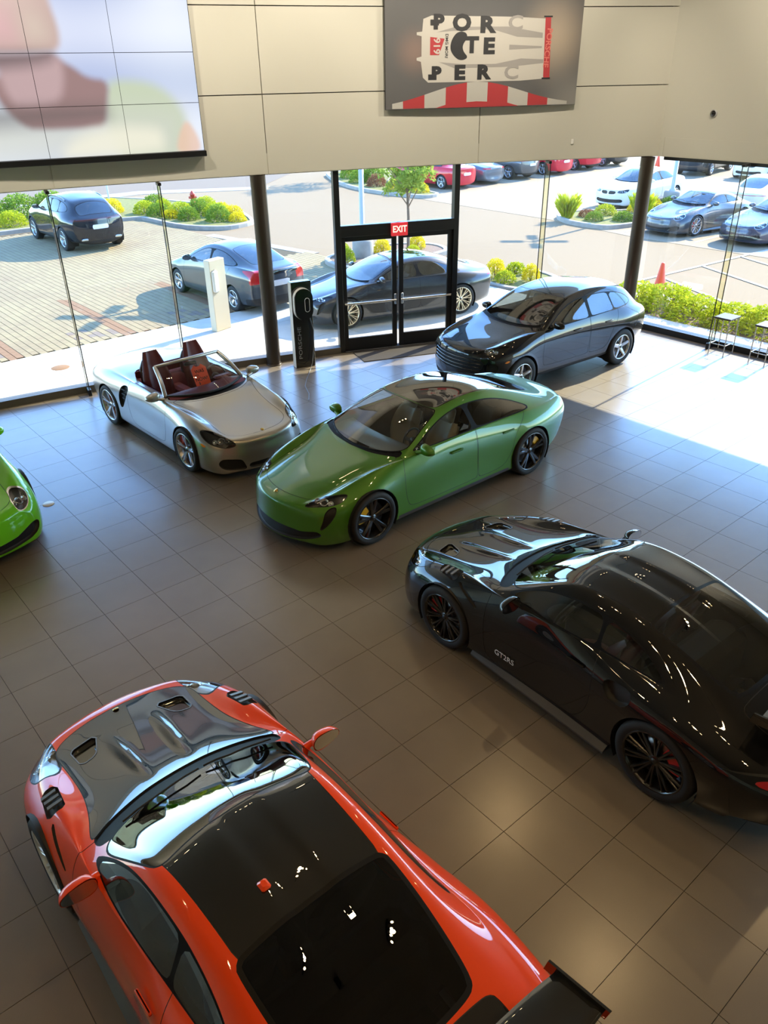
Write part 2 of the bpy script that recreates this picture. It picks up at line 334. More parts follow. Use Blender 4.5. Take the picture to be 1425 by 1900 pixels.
def body_cage(sp):
    """superbox cage from longitudinal lines: returns verts, quads (full car)"""
    st = sp['stations']; L = sp['lines']; nS = len(st)
    half = []
    zf = sp.get('floor', .16)
    for x, bow in st:
        ring = []
        S = [(float(pchip(L[k], x, 1)), float(pchip(L[k], x, 2))) for k in ('S0', 'S1', 'S2', 'S3', 'B')]
        yB = S[4][0]
        top = []
        y3 = float(pchip(L['T3'], x, 1)); y2 = float(pchip(L['T2'], x, 1))
        bx = lambda y: x + bow * (1 - min(1, y / yB) ** 2)
        z3 = float(pchip(L['T3'], bx(y3), 2)); z2 = float(pchip(L['T2'], bx(y2), 2)); z0 = float(pchip(L['T0'], bx(0), 1))
        f4 = float(pchip(sp['f4'], x, 1)); o4 = float(pchip(sp['f4'], x, 2))
        y4 = yB + f4 * (y3 - yB); z4 = S[4][1] + f4 * (z3 - S[4][1]) + o4
        y1 = y2 * .5; z1 = z0 - (z0 - z2) * sp.get('crown', .27)
        top = [(0, z0), (y1, z1), (y2, z2), (y3, z3), (y4, z4)]
        y0 = S[0][0]
        bot = [(y0 * c / 5, zf + (S[0][1] - zf) * (c / 5) ** 3) for c in range(5)]
        ring = [(x + (bow if abs(x) > sp['endx'] else 0) * sp.get('bowbot', 1) * (1 - (c / 5) ** 2), y, z) for c, (y, z) in enumerate(bot)]
        ring += [(x, y, z) for y, z in S]
        ring += [(bx(y), y, z) for y, z in reversed(top)]
        half.append(ring)
    # ring indices: 0..4 bottom (c=0 centre), 5..9 side S0..B, 10..14 top T4..T0
    nR = 15
    V = []; idx = {}
    def add(p, key):
        V.append(p); idx[key] = len(V) - 1; return len(V) - 1
    for i, ring in enumerate(half):
        for k, p in enumerate(ring):
            add(p, (i, k, 1))
            if k in (0, 14): idx[(i, k, -1)] = idx[(i, k, 1)]
            else: add((p[0], -p[1], p[2]), (i, k, -1))
    Q = []
    for i in range(nS - 1):
        for k in range(nR - 1):
            a, b, c, d = idx[(i, k, 1)], idx[(i, k+1, 1)], idx[(i+1, k+1, 1)], idx[(i+1, k, 1)]
            Q.append((d, c, b, a))
            a, b, c, d = idx[(i, k, -1)], idx[(i, k+1, -1)], idx[(i+1, k+1, -1)], idx[(i+1, k, -1)]
            Q.append((a, b, c, d))
    for end, key in ((0, 'nose'), (nS - 1, 'tail')):
        ring = half[end]; rows = sp[key]   # per side row 0..4: (bow, dz at centre)
        top = [ring[14 - c] for c in range(5)]; yB = ring[9][1]
        g = {}
        for n in range(5):
            for c in range(6):
                if n == 0: g[n, c] = (end, c if c < 5 else 5)
                elif n == 4: g[n, c] = (end, 14 - c if c < 5 else 9)
                elif c == 5: g[n, c] = (end, 5 + n)
                else:
                    ys = ring[5 + n][1]; y = ys * top[c][1] / yB
                    r = 1 - (y / ys) ** 2.2
                    p = (ring[5 + n][0] + rows[n][0] * r, y, ring[5 + n][2] + rows[n][1] * r)
                    kk = ('cap', end, n, c); add(p, kk + (1,))
                    if c == 0: idx[kk + (-1,)] = idx[kk + (1,)]
                    else: add((p[0], -p[1], p[2]), kk + (-1,))
                    g[n, c] = kk
        for n in range(4):
            for c in range(5):
                for sgn in (1, -1):
                    a, b, cc, d = [idx[g[q] + (sgn,)] for q in ((n, c), (n, c+1), (n+1, c+1), (n+1, c))]
                    f = (a, b, cc, d) if (sgn == 1) == (end == 0) else (d, cc, b, a)
                    Q.append(f)
    return np.array(V), Q

def subsurf(V, Q, lev):
    me = bpy.data.meshes.new('tmp'); me.from_pydata([tuple(v) for v in V], [], Q); me.update()
    ob = bpy.data.objects.new('tmp', me); bpy.context.scene.collection.objects.link(ob)
    md = ob.modifiers.new('s', 'SUBSURF'); md.levels = lev; md.render_levels = lev; md.quality = 3
    dg = bpy.context.evaluated_depsgraph_get(); dg.update()
    ev = ob.evaluated_get(dg); m2 = ev.to_mesh()
    co = np.empty(len(m2.vertices) * 3, 'f'); m2.vertices.foreach_get('co', co)
    n = len(m2.polygons); li = np.empty(len(m2.loops), 'i'); m2.loops.foreach_get('vertex_index', li)
    ls = np.empty(n, 'i'); m2.polygons.foreach_get('loop_start', ls)
    co = co.reshape(-1, 3).astype(float)
    F = li.reshape(n, 4)
    ev.to_mesh_clear(); bpy.data.objects.remove(ob); bpy.data.meshes.remove(me)
    return co, F

def vnormals(V, F):
    N = np.zeros_like(V)
    a = V[F[:, 2]] - V[F[:, 0]]; b = V[F[:, 3]] - V[F[:, 1]]
    n = np.cross(a, b)
    for k in range(4): np.add.at(N, F[:, k], n)
    return N / np.maximum(np.linalg.norm(N, axis=1), 1e-12)[:, None]

def body_surf(sp, lev=3):
    V, Q = body_cage(sp); tgt = V.copy()
    for _ in range(3):
        co, F = subsurf(V, Q, 1)
        V = V + .8 * (tgt - co[:len(V)])
    co, F = subsurf(V, Q, lev)
    for fn in sp.get('sculpt', ()):          # analytic relief along the normal
        N = vnormals(co, F)
        ay = co * np.array([1, 0, 1]) + np.abs(co) * np.array([0, 1, 0])
        co = co + N * fn(ay)[:, None]
    N = vnormals(co, F)
    cen = co[F].mean(1)
    F = F[cen[:, 1] > 0]
    used = np.unique(F); rm = -np.ones(len(co), int); rm[used] = np.arange(len(used))
    co = co[used]; N = N[used]; F = rm[F]
    z = np.abs(co[:, 1]) < 1e-4; co[z, 1] = 0; N[z, 1] = 0
    return Surf(co, N, F)

def mesh_from(name, verts, faces, normals=None, smooth=True):
    me = bpy.data.meshes.new(name); me.from_pydata(verts, [], faces)
    if smooth: me.polygons.foreach_set('use_smooth', [True] * len(me.polygons))
    me.update()
    if normals is not None:
        me.normals_split_custom_set_from_vertices([tuple(n) for n in normals])
    return me

def part_mesh(s, name, labels, mode='both', recess=0., walls=0., wdir=None, offset=0., flip=False):
    """mesh of the faces with the labels. mode: left, right, both. recess: sunk pocket with side walls."""
    labels = {labels} if isinstance(labels, str) else set(labels)
    fs = s.faces(labels)
    if not fs: return None
    used = sorted({i for f in fs for i in f}); rm = {v: k for k, v in enumerate(used)}
    V = s.V[used]; N = s.N[used]; F = [tuple(rm[i] for i in f) for f in fs]
    if offset: V = V + N * offset
    edges = {}
    if recess or walls:
        for f in F:
            for q in range(len(f)):
                i, j = f[q], f[(q+1) % len(f)]
                edges[(i, j)] = 1
        bd = [(i, j) for (i, j) in edges if (j, i) not in edges and not (V[i][1] < 1e-6 and V[j][1] < 1e-6)]
        n0 = len(V); d = (recess or walls)
        off = -N * d if wdir is None else np.tile(np.array(wdir) * d, (n0, 1))
        bv = sorted({i for e in bd for i in e}); bm = {v: n0 + k for k, v in enumerate(bv)}
        Vw = V[bv] if bv else V[:0]
        if recess:
            V2 = V + off
            wn = N[bv]
            F = F + [(bm[j], bm[i], i, j)[::-1] for i, j in bd]
            V = np.vstack([V2, Vw]); N = np.vstack([N, wn])
        else:
            V = np.vstack([Vw, Vw + off[bv]]); k = len(bv); bm = {v: q for q, v in enumerate(bv)}
            F = [(bm[i], bm[j], bm[j] + k, bm[i] + k) for i, j in bd]; N = None
    def mir(V, N, F):
        m = np.array([1, -1, 1]); return V * m, (None if N is None else N * m), [tuple(reversed(f)) for f in F]
    if mode == 'right': V, N, F = mir(V, N, F)
    elif mode == 'both':
        V2, N2, F2 = mir(V, N, F); k = len(V)
        F = F + [tuple(i + k for i in f) for f in F2]
        V = np.vstack([V, V2]); N = None if N is None else np.vstack([N, N2])
    if flip:
        F = [tuple(reversed(f)) for f in F]; N = None if N is None else -N
    if recess or walls: N = None
    return mesh_from(name, [tuple(v) for v in V], F, N)
# ---------------------------------------------------------------- wheels, seats and other car parts
WHEELS = {}
def wheel_meshes(R, w, rim, spokes, dish=.03, disc=.17, hub=.05, thick=.03, cal_ang=2.6):
    """spokes: list of (angle at hub, angle at rim, width hub, width rim). outer face is +y"""
    key = (R, w, rim, str(spokes), dish, disc, cal_ang)
    if key in WHEELS: return WHEELS[key]
    h = w / 2; sw = R - rim
    ty = MB().lathe([(rim - .012, -h + .012), (rim + .004, -h + .002), (rim + sw * .35, -h - .006), (rim + sw * .75, -h), (R - .006, -h + .02), (R, -h + .05), (R, 0), (R, h - .05), (R - .006, h - .02),
                     (rim + sw * .75, h), (rim + sw * .35, h + .006), (rim + .004, h - .002), (rim - .012, h - .012)], 40, 'y')
    rm = MB().lathe([(rim + .003, h - .004), (rim - .004, h + .001), (rim - .013, h - .004), (rim - .02, h - .03), (rim - .04, h - .08), (rim - .045, -h + .02), (rim - .01, -h)], 40, 'y')
    yf = h - .006
    for a0, a1, w0, w1 in spokes:
        rows = []
        for t in (0., .35, .7, 1.):
            r = hub * .7 + (rim - .012 - hub * .7) * t; a = a0 + (a1 - a0) * t; ww = w0 + (w1 - w0) * t
            y = yf - dish * (1 - t) ** 1.5 - .004
            ca, sa = math.cos(a), math.sin(a)
            P = []
            for q, dy in ((-1, thick * .35), (-.55, 0), (.55, 0), (1, thick * .35), (1, thick), (-1, thick)):
                P.append((r * ca - q * ww / 2 * sa, y - dy, r * sa + q * ww / 2 * ca))
            rows.append(P + [P[0]])
        rm.grid(rows, smooth=False, flip=True)
    rm.lathe([(0, yf - dish + .004), (hub * .8, yf - dish + .002), (hub * 1.15, yf - dish - .012), (hub * 1.15, yf - dish - .04)], 24, 'y')
    cp = MB().lathe([(0, yf - dish + .010), (hub * .48, yf - dish + .008), (hub * .52, yf - dish + .002)], 16, 'y')
    dk = MB().lathe([(.06, h - .095), (disc, h - .095), (disc, h - .12), (.06, h - .12)], 28, 'y')
    dk.lathe([(0, h - .08), (.065, h - .082), (.07, h - .1)], 16, 'y')
    dk.lathe([(0, -h + .03), (rim - .05, -h + .03)], 20, 'y')
    cl = MB(); rows = []
    for k in range(7):
        a = cal_ang - .6 + 1.2 * k / 6
        ro = disc + .03 if 0 < k < 6 else disc + .01; ri = disc - .08
        rows.append([(ri * math.cos(a), h - .06, ri * math.sin(a)), ((ri + .01) * math.cos(a), h - .045, (ri + .01) * math.sin(a)), (ro * math.cos(a), h - .05, ro * math.sin(a)),
                     (ro * math.cos(a), h - .15, ro * math.sin(a)), (ri * math.cos(a), h - .15, ri * math.sin(a)), (ri * math.cos(a), h - .06, ri * math.sin(a))])
    cl.grid(rows, smooth=False); cl.add(rows[0][:5], [(0, 1, 2, 3, 4)]); cl.add(rows[-1][:5], [(4, 3, 2, 1, 0)])
    WHEELS[key] = d = dict(tyre=ty.mesh('tyre'), rim=rm.mesh('rim'), cap=cp.mesh('centre_cap'), disc=dk.mesh('brake_disc'), caliper=recalc(cl.mesh('caliper')))
    return d
def spokes_simple(n, w0, w1, a0=math.pi / 2): return [(a0 + 2 * math.pi * k / n,) * 2 + (w0, w1) for k in range(n)]
def spokes_twin(n, gap, w0, w1, a0=math.pi / 2, hubgap=None):
    r = []
    for k in range(n):
        a = a0 + 2 * math.pi * k / n
        for s in (-1, 1): r.append((a + s * (hubgap if hubgap is not None else gap * .6), a + s * gap, w0, w1))
    return r
def put_wheels(root, sp, rim_mat, cal_mat, lev=2, ang=None):
    for x, tr, R, w, rim, spk in ((sp['xf'],) + sp['wf'], (sp['xr'],) + sp['wr']):
        d = wheel_meshes(R, w, rim, spk, disc=min(.2, rim * .78), cal_ang=.5 if x > 0 else 2.6)
        for sg in (1, -1):
            def cp(m, mt):
                mm = m
                if mm.materials and mm.materials[0] != M[mt]:
                    kk = (m.name, mt)
                    if kk not in WHEELS: mm2 = m.copy(); mm2.materials.clear(); mm2.materials.append(M[mt]); WHEELS[kk] = mm2
                    mm = WHEELS[kk]
                elif not mm.materials: mm.materials.append(M[mt])
                return mm
            wh = link('wheel', cp(d['tyre'], 'tyre'), None, root, (x, sg * (tr - w / 2), R), (0, 0, 0 if sg > 0 else math.pi))
            link('rim', cp(d['rim'], rim_mat), None, wh)
            if lev > 1:
                link('centre_cap', cp(d['cap'], 'cap_dark'), None, wh)
                link('brake_disc', cp(d['disc'], 'disc'), None, wh)
                c = link('caliper', cp(d['caliper'], cal_mat), None, wh)
            else: link('brake_disc', cp(d['disc'], 'disc'), None, wh)

def xform(mb, fn):
    mb.v = [fn(*p) for p in mb.v]; return mb
def seat_mesh(sport=True, w=.5, head=True, tall=False):
    m = MB(); c = []
    def pad(w, l, t, bol):   # upholstered pad along +x (length l), thickness t, bolsters at the sides
        rows = []; nx, ny = 9, 11
        for i in range(nx):
            u = i / (nx - 1); e = math.sin(math.pi * min(max(u, .04), .96)) ** .35
            row = []
            for j in range(ny):
                v = j / (ny - 1) * 2 - 1
                zz = t * (1 - abs(v) ** 6 * .7) * e + bol * math.exp(-((abs(v) - .78) / .18) ** 2) * e
                row.append((u * l, v * w / 2 * (1 - .10 * (abs(2 * u - 1)) ** 4), zz))
            rows.append(row)
        return rows
    m.grid(pad(w, .52, .13, .05)); m.v = [(x - .02, y, z + .0) for x, y, z in m.v]
    m.box((.24, 0, -.07), (.46, w * .86, .16))
    b = MB(); bl = .86 if tall else .62; rows = pad(w * .98, bl, .11, .07)
    rows = [[(x, y * (1 - (.9 if tall else .35) * max(0, x / bl - .5)), z + (.03 * max(0, x / bl - .75) * 4 if tall else 0)) for x, y, z in r] for r in rows]
    head = head and not tall
    b.grid(rows)
    b.box((.30, 0, -.01), (.56, w * .72, .05))
    if head: b.bbox((.70, 0, .06), (.20, .25, .10), .035)
    an = math.radians(72)
    # pad plane -> leaning backrest (local x up, local z forward)
    b.v = [(-.02 - x * math.cos(an) + z * math.sin(an), y, .02 + x * math.sin(an) + z * math.cos(an)) for x, y, z in b.v]
    m.add(b.v, b.f, True)
    return m
_seat = {}
def add_seat(root, loc, mt, w=.5, name='seat', rz=0., tall=False):
    if tall: w = w + .0001
    if (mt, w) not in _seat:
        me = seat_mesh(w=w, tall=tall).mesh('seat'); recalc(me); me.polygons.foreach_set('use_smooth', [True] * len(me.polygons)); me.materials.append(M[mt]); _seat[mt, w] = me
    return link(name, _seat[mt, w], None, root, loc, (0, 0, rz))
def torus(R, r, n=28, m=8):
    mb = MB(); rows = []
    for i in range(n + 1):
        a = 2 * math.pi * i / n
        rows.append([((R + r * math.cos(2 * math.pi * k / m)) * math.cos(a), (R + r * math.cos(2 * math.pi * k / m)) * math.sin(a), r * math.sin(2 * math.pi * k / m)) for k in range(m + 1)])
    return mb.grid(rows)
def add_steering(root, loc, mt='int_black', R=.175):
    sw = torus(R, .016); sw.box((0, 0, 0), (.32, .045, .02)); sw.box((0, -.085, 0), (.04, .16, .02)); sw.lathe([(0, .03), (.06, .025), (.065, -.02)], 14)
    xform(sw, lambda x, y, z: (z * .92 + y * -.40, x, y * .92 + z * .40))  # wheel plane faces the driver (-x)
    me = sw.mesh('steering_wheel'); return link('steering_wheel', recalc(me), mt, root, loc)
def add_mirror(root, pos, sg, mt, size=1., lower=None):
    """door mirror: shell, arm and mirror glass. pos = root on the door (left side), sg side"""
    x0, y0, z0 = pos; m = MB(); rows = []; n, k = 12, 16
    for i in range(n + 1):
        u = i / n; ph = u * math.pi * .5           # dome forward
        rr = math.cos(ph) ** .6 if i < n else 0.
        xx = .085 * math.sin(ph) * size
        row = []
        for j in range(k + 1):
            a = 2 * math.pi * j / k
            yy = .118 * size * rr * math.copysign(abs(math.cos(a)) ** .8, math.cos(a)); zz = .07 * size * rr * math.copysign(abs(math.sin(a)) ** .8, math.sin(a))
            row.append((xx - .05 * size, yy + .0, zz * (1 - .25 * yy / (.118 * size))))
        rows.append(row)
    cx, cy, cz = x0, y0 + .115 * size, z0 + .05 * size
    m.grid([[(x + cx, (y + cy) * sg, z + cz) for x, y, z in r] for r in rows])
    m.tube([(x0 + .03, (y0 - .03) * sg, z0), (x0 + .02, (y0 + .05 * size) * sg, z0 + .02), (cx - .005, (cy - .03) * sg, cz - .03)], [.028, .022, .026], 8)
    me = m.mesh('mirror'); recalc(me); o = link('mirror', me, mt, root)
    g = MB(); ring = [(cx - .052 * size, (cy + .112 * size * math.copysign(abs(math.cos(a)) ** .8, math.cos(a))) * sg, cz + .064 * size * math.copysign(abs(math.sin(a)) ** .8, math.sin(a)) * (1 - .2 * math.cos(a))) for a in [2 * math.pi * j / 20 for j in range(20)]]
    g.add(ring, [tuple(range(20))]); g.build('mirror_glass', 'mirror', o)
    return o

def circle_f(s, x, z, r): return np.hypot(s.V[:, 0] - x, s.V[:, 2] - z) - r
SURF_CACHE = {}
def car_shell(kind, sp, lev):
    """skin of the car cut into labelled panels, cached per kind"""
    if (kind, lev) in SURF_CACHE: return SURF_CACHE[kind, lev]
    s = body_surf(sp, lev)
    al = set()
    for x, (tr, R, *_), rr in ((sp['xf'], sp['wf'], sp['archf']), (sp['xr'], sp['wr'], sp['archr'])):
        f = circle_f(s, x, R, rr)
        s.split(f, {'paint'}, 'arch_f' if x > 0 else 'arch_r', lambda c, n: c[1] > sp.get('archy', .5) and c[2] < R + rr + .01)
        if sp.get('cladding'):
            f = circle_f(s, x, R, rr + sp['cladding']); s.split(f, {'paint'}, 'clad', lambda c, n: c[1] > .62 and abs(n[2]) < .8)
    for op in sp['cuts']:
        dst, proj, poly, o = op
        src = o.get('src', {'paint'}); g = o.get('guard')
        if proj in ('side', 'top', 'front'): F = lambda d=0.: s.field(proj, poly, o.get('smooth', 2)) - d
        else: F = lambda d=0.: proj(s.V) - d
        if o.get('gap'):
            s.split(F(-o['gap']), src, dst, g); s.split(F(o['gap']), src, 'seam', g)
        else:
            s.split(F(), src, dst, g)
            if o.get('trim'): s.split(F(o['trim']), src, o.get('trimlab', 'trim'), g)
    SURF_CACHE[kind, lev] = s
    return s
def top_z(s, x, y, lab=None):
    d = (s.V[:, 0] - x) ** 2 + (s.V[:, 1] - abs(y)) ** 2; k = np.argsort(d)[:6]; k = k[np.argmax(s.V[k, 2])]
    return float(s.V[k, 2]), s.N[k] * np.array([1, 1 if y >= 0 else -1, 1])
PARTMESH = {}
def car_parts(root, kind, lev, s, sp, mats):
    """one mesh per panel: sides separate where the panel is; returns dict name -> object"""
    res = {}
    arch_src = [l for l in ('paint', 'clad') if l in s.L]
    for lab, nm, mk, mode, o in sp['parts']:
        mt = mats.get(mk, mk)
        if mt is None: continue
        for md in (('left', 'right') if mode == 'lr' else (mode,)):
            key = (kind, lev, lab, md, mt)
            if key not in PARTMESH:
                me = part_mesh(s, nm, lab, md, **o)
                if me is not None: me.materials.append(M[mt])
                PARTMESH[key] = me
            me = PARTMESH[key]
            if me is None: continue
            par = root
            if nm in sp.get('sub', {}): par = res.get(sp['sub'][nm] + ('.' + md if md in ('left', 'right') and sp['sub'][nm] + '.' + md in res else ''), root)
            ob = res[nm + ('.' + md if md in ('left', 'right') else '')] = link(nm, me, None, par)
            if nm == 'panel_gap': ob['kind'] = 'stuff'
    # lamp housings and reflectors behind the headlight lens
    if 'headlight' in s.names:
        q = s.P[s.lab == s.names.index('headlight')]
        if len(q):
            vi = np.unique(q); c = s.V[vi].mean(0); n = s.N[vi].mean(0); n /= np.linalg.norm(n); ext = s.V[vi].max(0) - s.V[vi].min(0)
            a = np.cross(n, [0, 0, 1.]); a /= np.linalg.norm(a); b = np.cross(a, n)
            for sg, sd in ((1, 'left'), (-1, 'right')):
                hp = res.get('headlight.' + sd)
                if not hp: continue
                key = (kind, lev, 'lampback', sd, mats.get('lamp'))
                if key not in PARTMESH:
                    me = part_mesh(s, 'lamp_housing', 'headlight', sd, offset=-.035); me.materials.append(M[mats.get('lamp', 'lamp_inner')]); PARTMESH[key] = me
                link('lamp_housing', PARTMESH[key], None, hp)
                mb = MB(); r0 = min(.05, .3 * sorted(ext)[1])
                for u, v, rr in ((.0, .0, 1.), (1.5, .25, .7), (-1.5, -.25, .7)):
                    o = c - n * .022 + a * u * r0 * 1.15 + b * v * r0; rows = []
                    for rad, dep in ((.15, -.3), (.6, -.2), (.9, .15), (1., .3), (1.05, .1)):
                        rows.append([tuple((o + (a * math.cos(t) + b * math.sin(t)) * rad * r0 * rr + n * dep * r0 * rr) * np.array([1, sg, 1])) for t in np.linspace(0, 2 * math.pi, 15)])
                    mb.grid(rows)
                mb.build('reflector', 'chrome', hp)
    # wheel wells
    for x, (tr, R, w, *_), rr in ((sp['xf'], sp['wf'], sp['archf']), (sp['xr'], sp['wr'], sp['archr'])):
        for sg in (1, -1):
            mb = MB().lathe([(rr + .004, tr - .01), (rr + .004, tr - .36), (0, tr - .36)], 20, 'y', (x, 0, R), a0=-.55, a1=math.pi + .55)
            if sg < 0: mb.v = [(a, -b, c) for a, b, c in mb.v]
            mb.build('wheel_well', 'black_matte', root)
    return res
# ---------------------------------------------------------------- rear-engined coupe
def spec_911(rs=True):
    W = 1.0
    sp = dict(xf=1.2265, xr=-1.2265, endx=1.7, floor=.14, crown=.25,
        stations=[(1.99, .20), (1.80, .17), (1.52, .11), (1.2265, .07), (.95, .09), (.68, .13), (.44, .13), (.14, .10), (-.06, .07), (-.28, .04), (-.6, .0), (-.95, -.02), (-1.2265, -.03), (-1.52, -.06), (-1.82, -.10), (-2.10, -.20)],
        f4=[(2., .45, .015), (1.5, .42, .03), (1.1, .40, .02), (.8, .35, .0), (.6, .14, .0), (.2, .12, -.004), (-.9, .12, -.004), (-1.3, .2, .0), (-1.7, .35, .0), (-2.1, .4, 0)],
        lines=dict(
            S0=[(2.0, .72, .115), (1.8, .82, .115), (1.2265, .88, .13), (.8, .86, .14), (0, .85, .14), (-.8, .88, .15), (-1.2265, .90, .17), (-1.8, .84, .2), (-2.1, .72, .24)],
            S1=[(2.0, .755, .26), (1.8, .87, .27), (1.2265, .935, .32), (.75, .90, .28), (0, .885, .28), (-.7, .91, .3), (-1.2265, .955, .34), (-1.8, .90, .36), (-2.1, .77, .37)],
            S2=[(2.0, .745, .42), (1.8, .865, .44), (1.2265, .94, .52), (.75, .90, .50), (0, .875, .50), (-.7, .915, .55), (-1.2265, .965, .58), (-1.8, .925, .56), (-2.1, .80, .53)],
            S3=[(2.0, .71, .52), (1.8, .83, .57), (1.2265, .895, .70), (.75, .872, .72), (0, .855, .74), (-.7, .90, .80), (-1.2265, .935, .81), (-1.8, .90, .71), (-2.1, .78, .64)],
            B=[(2.0, .64, .575), (1.8, .745, .655), (1.5, .785, .755), (1.2265, .785, .835), (.75, .80, .89), (.3, .805, .92), (0, .795, .93), (-.5, .775, .94), (-.9, .755, .945), (-1.2265, .785, .925), (-1.8, .79, .80), (-2.1, .70, .725)],
            T3=[(2.2, .47, .595), (1.8, .545, .685), (1.5, .565, .745), (1.2265, .575, .80), (.95, .615, .865), (.72, .695, .915), (.58, .705, .955), (.44, .685, 1.02), (.12, .62, 1.165), (-.22, .60, 1.222), (-.6, .595, 1.207), (-.95, .595, 1.135), (-1.2265, .61, 1.045), (-1.52, .62, .945), (-1.82, .61, .86), (-2.1, .54, .775), (-2.4, .5, .72)],
            T2=[(2.2, .34, .60), (1.8, .40, .68), (1.5, .42, .73), (1.2265, .43, .785), (.95, .46, .855), (.78, .52, .905), (.62, .53, .975), (.44, .53, 1.055), (.20, .51, 1.165), (.04, .49, 1.232), (-.22, .47, 1.265), (-.6, .455, 1.248), (-.95, .455, 1.175), (-1.2265, .465, 1.085), (-1.52, .47, .98), (-1.82, .46, .885), (-2.1, .42, .80), (-2.4, .4, .74)],
            T0=[(2.2, .60), (2.05, .64), (1.8, .69), (1.5, .74), (1.2265, .785), (.95, .858), (.86, .898), (.775, .935), (.56, 1.040), (.32, 1.156), (.16, 1.228), (.04, 1.266), (-.12, 1.287), (-.3, 1.296), (-.6, 1.283), (-.95, 1.205), (-1.2265, 1.11), (-1.52, 1.0), (-1.82, .905), (-2.1, .825), (-2.35, .77)]),
        nose=[(.20, 0), (.245, 0), (.245, .0), (.215, .01), (.20, 0)], tail=[(-.13, 0), (-.19, 0), (-.23, 0), (-.22, 0), (-.2, 0)],
        wf=(.925, .345, .265, .262, spokes_twin(10, .10, .026, .022, hubgap=.07)), wr=(.945, .362, .325, .275, spokes_twin(10, .10, .026, .022, hubgap=.07)),
        archf=.375, archr=.392)
    hi = lambda c, n: c[2] > .5 and n[2] > .12
    glassg = lambda c, n: c[2] > .8 and c[1] > .35
    cuts = [
        ('screen', 'top', [(.745, -.3), (.745, 0), (.735, .2), (.69, .42), (.60, .60), (.52, .665), (.45, .67), (.30, .63), (.10, .575), (-.0, .535), (.05, .35), (.075, .15), (.08, -.3)], dict(guard=hi, trim=.012)),
        ('trim', 'side', [(.56, .952), (.36, 1.06), (.16, 1.142), (-.05, 1.186), (-.25, 1.199), (-.45, 1.195), (-.62, 1.168), (-.8, 1.118), (-.98, 1.043), (-1.12, .972), (-1.0, .95), (-.5, .952), (.2, .942)], dict(guard=glassg, smooth=2)),
        ('door_glass', 'side', [(.50, .962), (.36, 1.045), (.16, 1.128), (-.05, 1.172), (-.25, 1.185), (-.42, 1.182), (-.455, .965), (-.2, .957), (.25, .952)], dict(guard=glassg, src={'trim'}, smooth=2)),
        ('quarter_glass', 'side', [(-.465, 1.178), (-.62, 1.155), (-.8, 1.105), (-.98, 1.03), (-1.08, .975), (-1.0, .962), (-.8, .962), (-.485, .966)], dict(guard=glassg, src={'trim'}, smooth=2)),
        ('rear_glass', 'top', [(-.75, -.3), (-.752, .25), (-.765, .465), (-.80, .485), (-1.2, .475), (-1.50, .44), (-1.535, .40), (-1.55, .2), (-1.555, -.3)], dict(guard=hi, trim=.03)),
        ('roof', 'top', [(.2, -.3), (.2, .2), (.2, .40), (.10, .525), (-.05, .505), (-.3, .49), (-.6, .48), (-.76, .475), (-.85, .3), (-.85, -.3)], dict(guard=hi, gap=.003, smooth=2)),
        ('hood', 'top', [(2.075, -.3), (2.07, .15), (2.01, .38), (1.92, .52), (1.80, .575), (1.5, .565), (1.2, .575), (.95, .625), (.74, .70), (.70, .69), (.80, .55), (.89, .3), (.915, .1), (.915, -.3)], dict(guard=hi, gap=.003, smooth=2)),
        ('cowl', 'top', [(.93, -.3), (.93, .1), (.9, .33), (.8, .59), (.70, .70), (.58, .69), (.6, .4), (.6, -.3)], dict(guard=hi, src={'paint', 'seam'})),
        ('headlight', 'front', [(.665 + .125 * math.cos(a), .655 + .10 * math.sin(a) + .02 * math.cos(a)) for a in np.linspace(0, 2 * math.pi, 20)[:-1]], dict(guard=lambda c, n: c[0] > 1.4, smooth=0, trim=.006, trimlab='seam')),
        ('intake_mid', 'front', [(-.3, .17), (.33, .17), (.40, .22), (.36, .33), (-.3, .34)], dict(guard=lambda c, n: c[0] > 1.7)),
        ('intake_side', 'front', [(.44, .18), (.70, .19), (.78, .30), (.70, .40), (.50, .36)], dict(guard=lambda c, n: c[0] > 1.6)),
        ('lip', 'side', [(2.6, .155), (1.55, .145), (1.55, 0), (2.6, 0)], dict(guard=lambda c, n: c[0] > 1.55, smooth=0)),
        ('door', 'side', [(.70, .905), (.70, .60), (.66, .30), (.60, .225), (.3, .215), (-.30, .215), (-.44, .25), (-.55, .42), (-.56, .72), (-.50, 1.0), (0, 1.3), (.6, 1.1)], dict(guard=lambda c, n: c[1] > .6 and .2 < c[2] < .99, gap=.0028, smooth=2)),
        ('tail_light', 'side', [(-1.93, .70), (-2.1, .735), (-2.4, .735), (-2.4, .665), (-2.15, .655), (-1.97, .675)], dict(guard=lambda c, n: c[0] < -1.8 and c[1] > .28)),
        ('rear_black', 'side', [(-1.9, .33), (-2.6, .36), (-2.6, 0), (-1.75, 0), (-1.78, .2)], dict(guard=lambda c, n: c[0] < -1.7)),
    ]
    if not rs:
        cuts = [c for c in cuts if c[0] not in ('intake_mid', 'intake_side', 'headlight')]
        cuts.append(('headlight', 'front', [(.665 + .105 * math.cos(a), .655 + .078 * math.sin(a)) for a in np.linspace(0, 2 * math.pi, 24)[:-1]], dict(guard=lambda c, n: c[0] > 1.4, smooth=0, trim=.010, trimlab='lamp_ring')))
        cuts.append(('intake_mid', 'front', [(-.3, .19), (.60, .19), (.76, .25), (.80, .34), (.74, .40), (.60, .37), (.42, .31), (-.3, .30)], dict(guard=lambda c, n: c[0] > 1.6, smooth=1)))
        cuts.append(('marker', 'side', [(1.62, .50), (1.54, .53), (1.52, .515), (1.60, .485)], dict(guard=lambda c, n: c[1] > .7, smooth=1)))
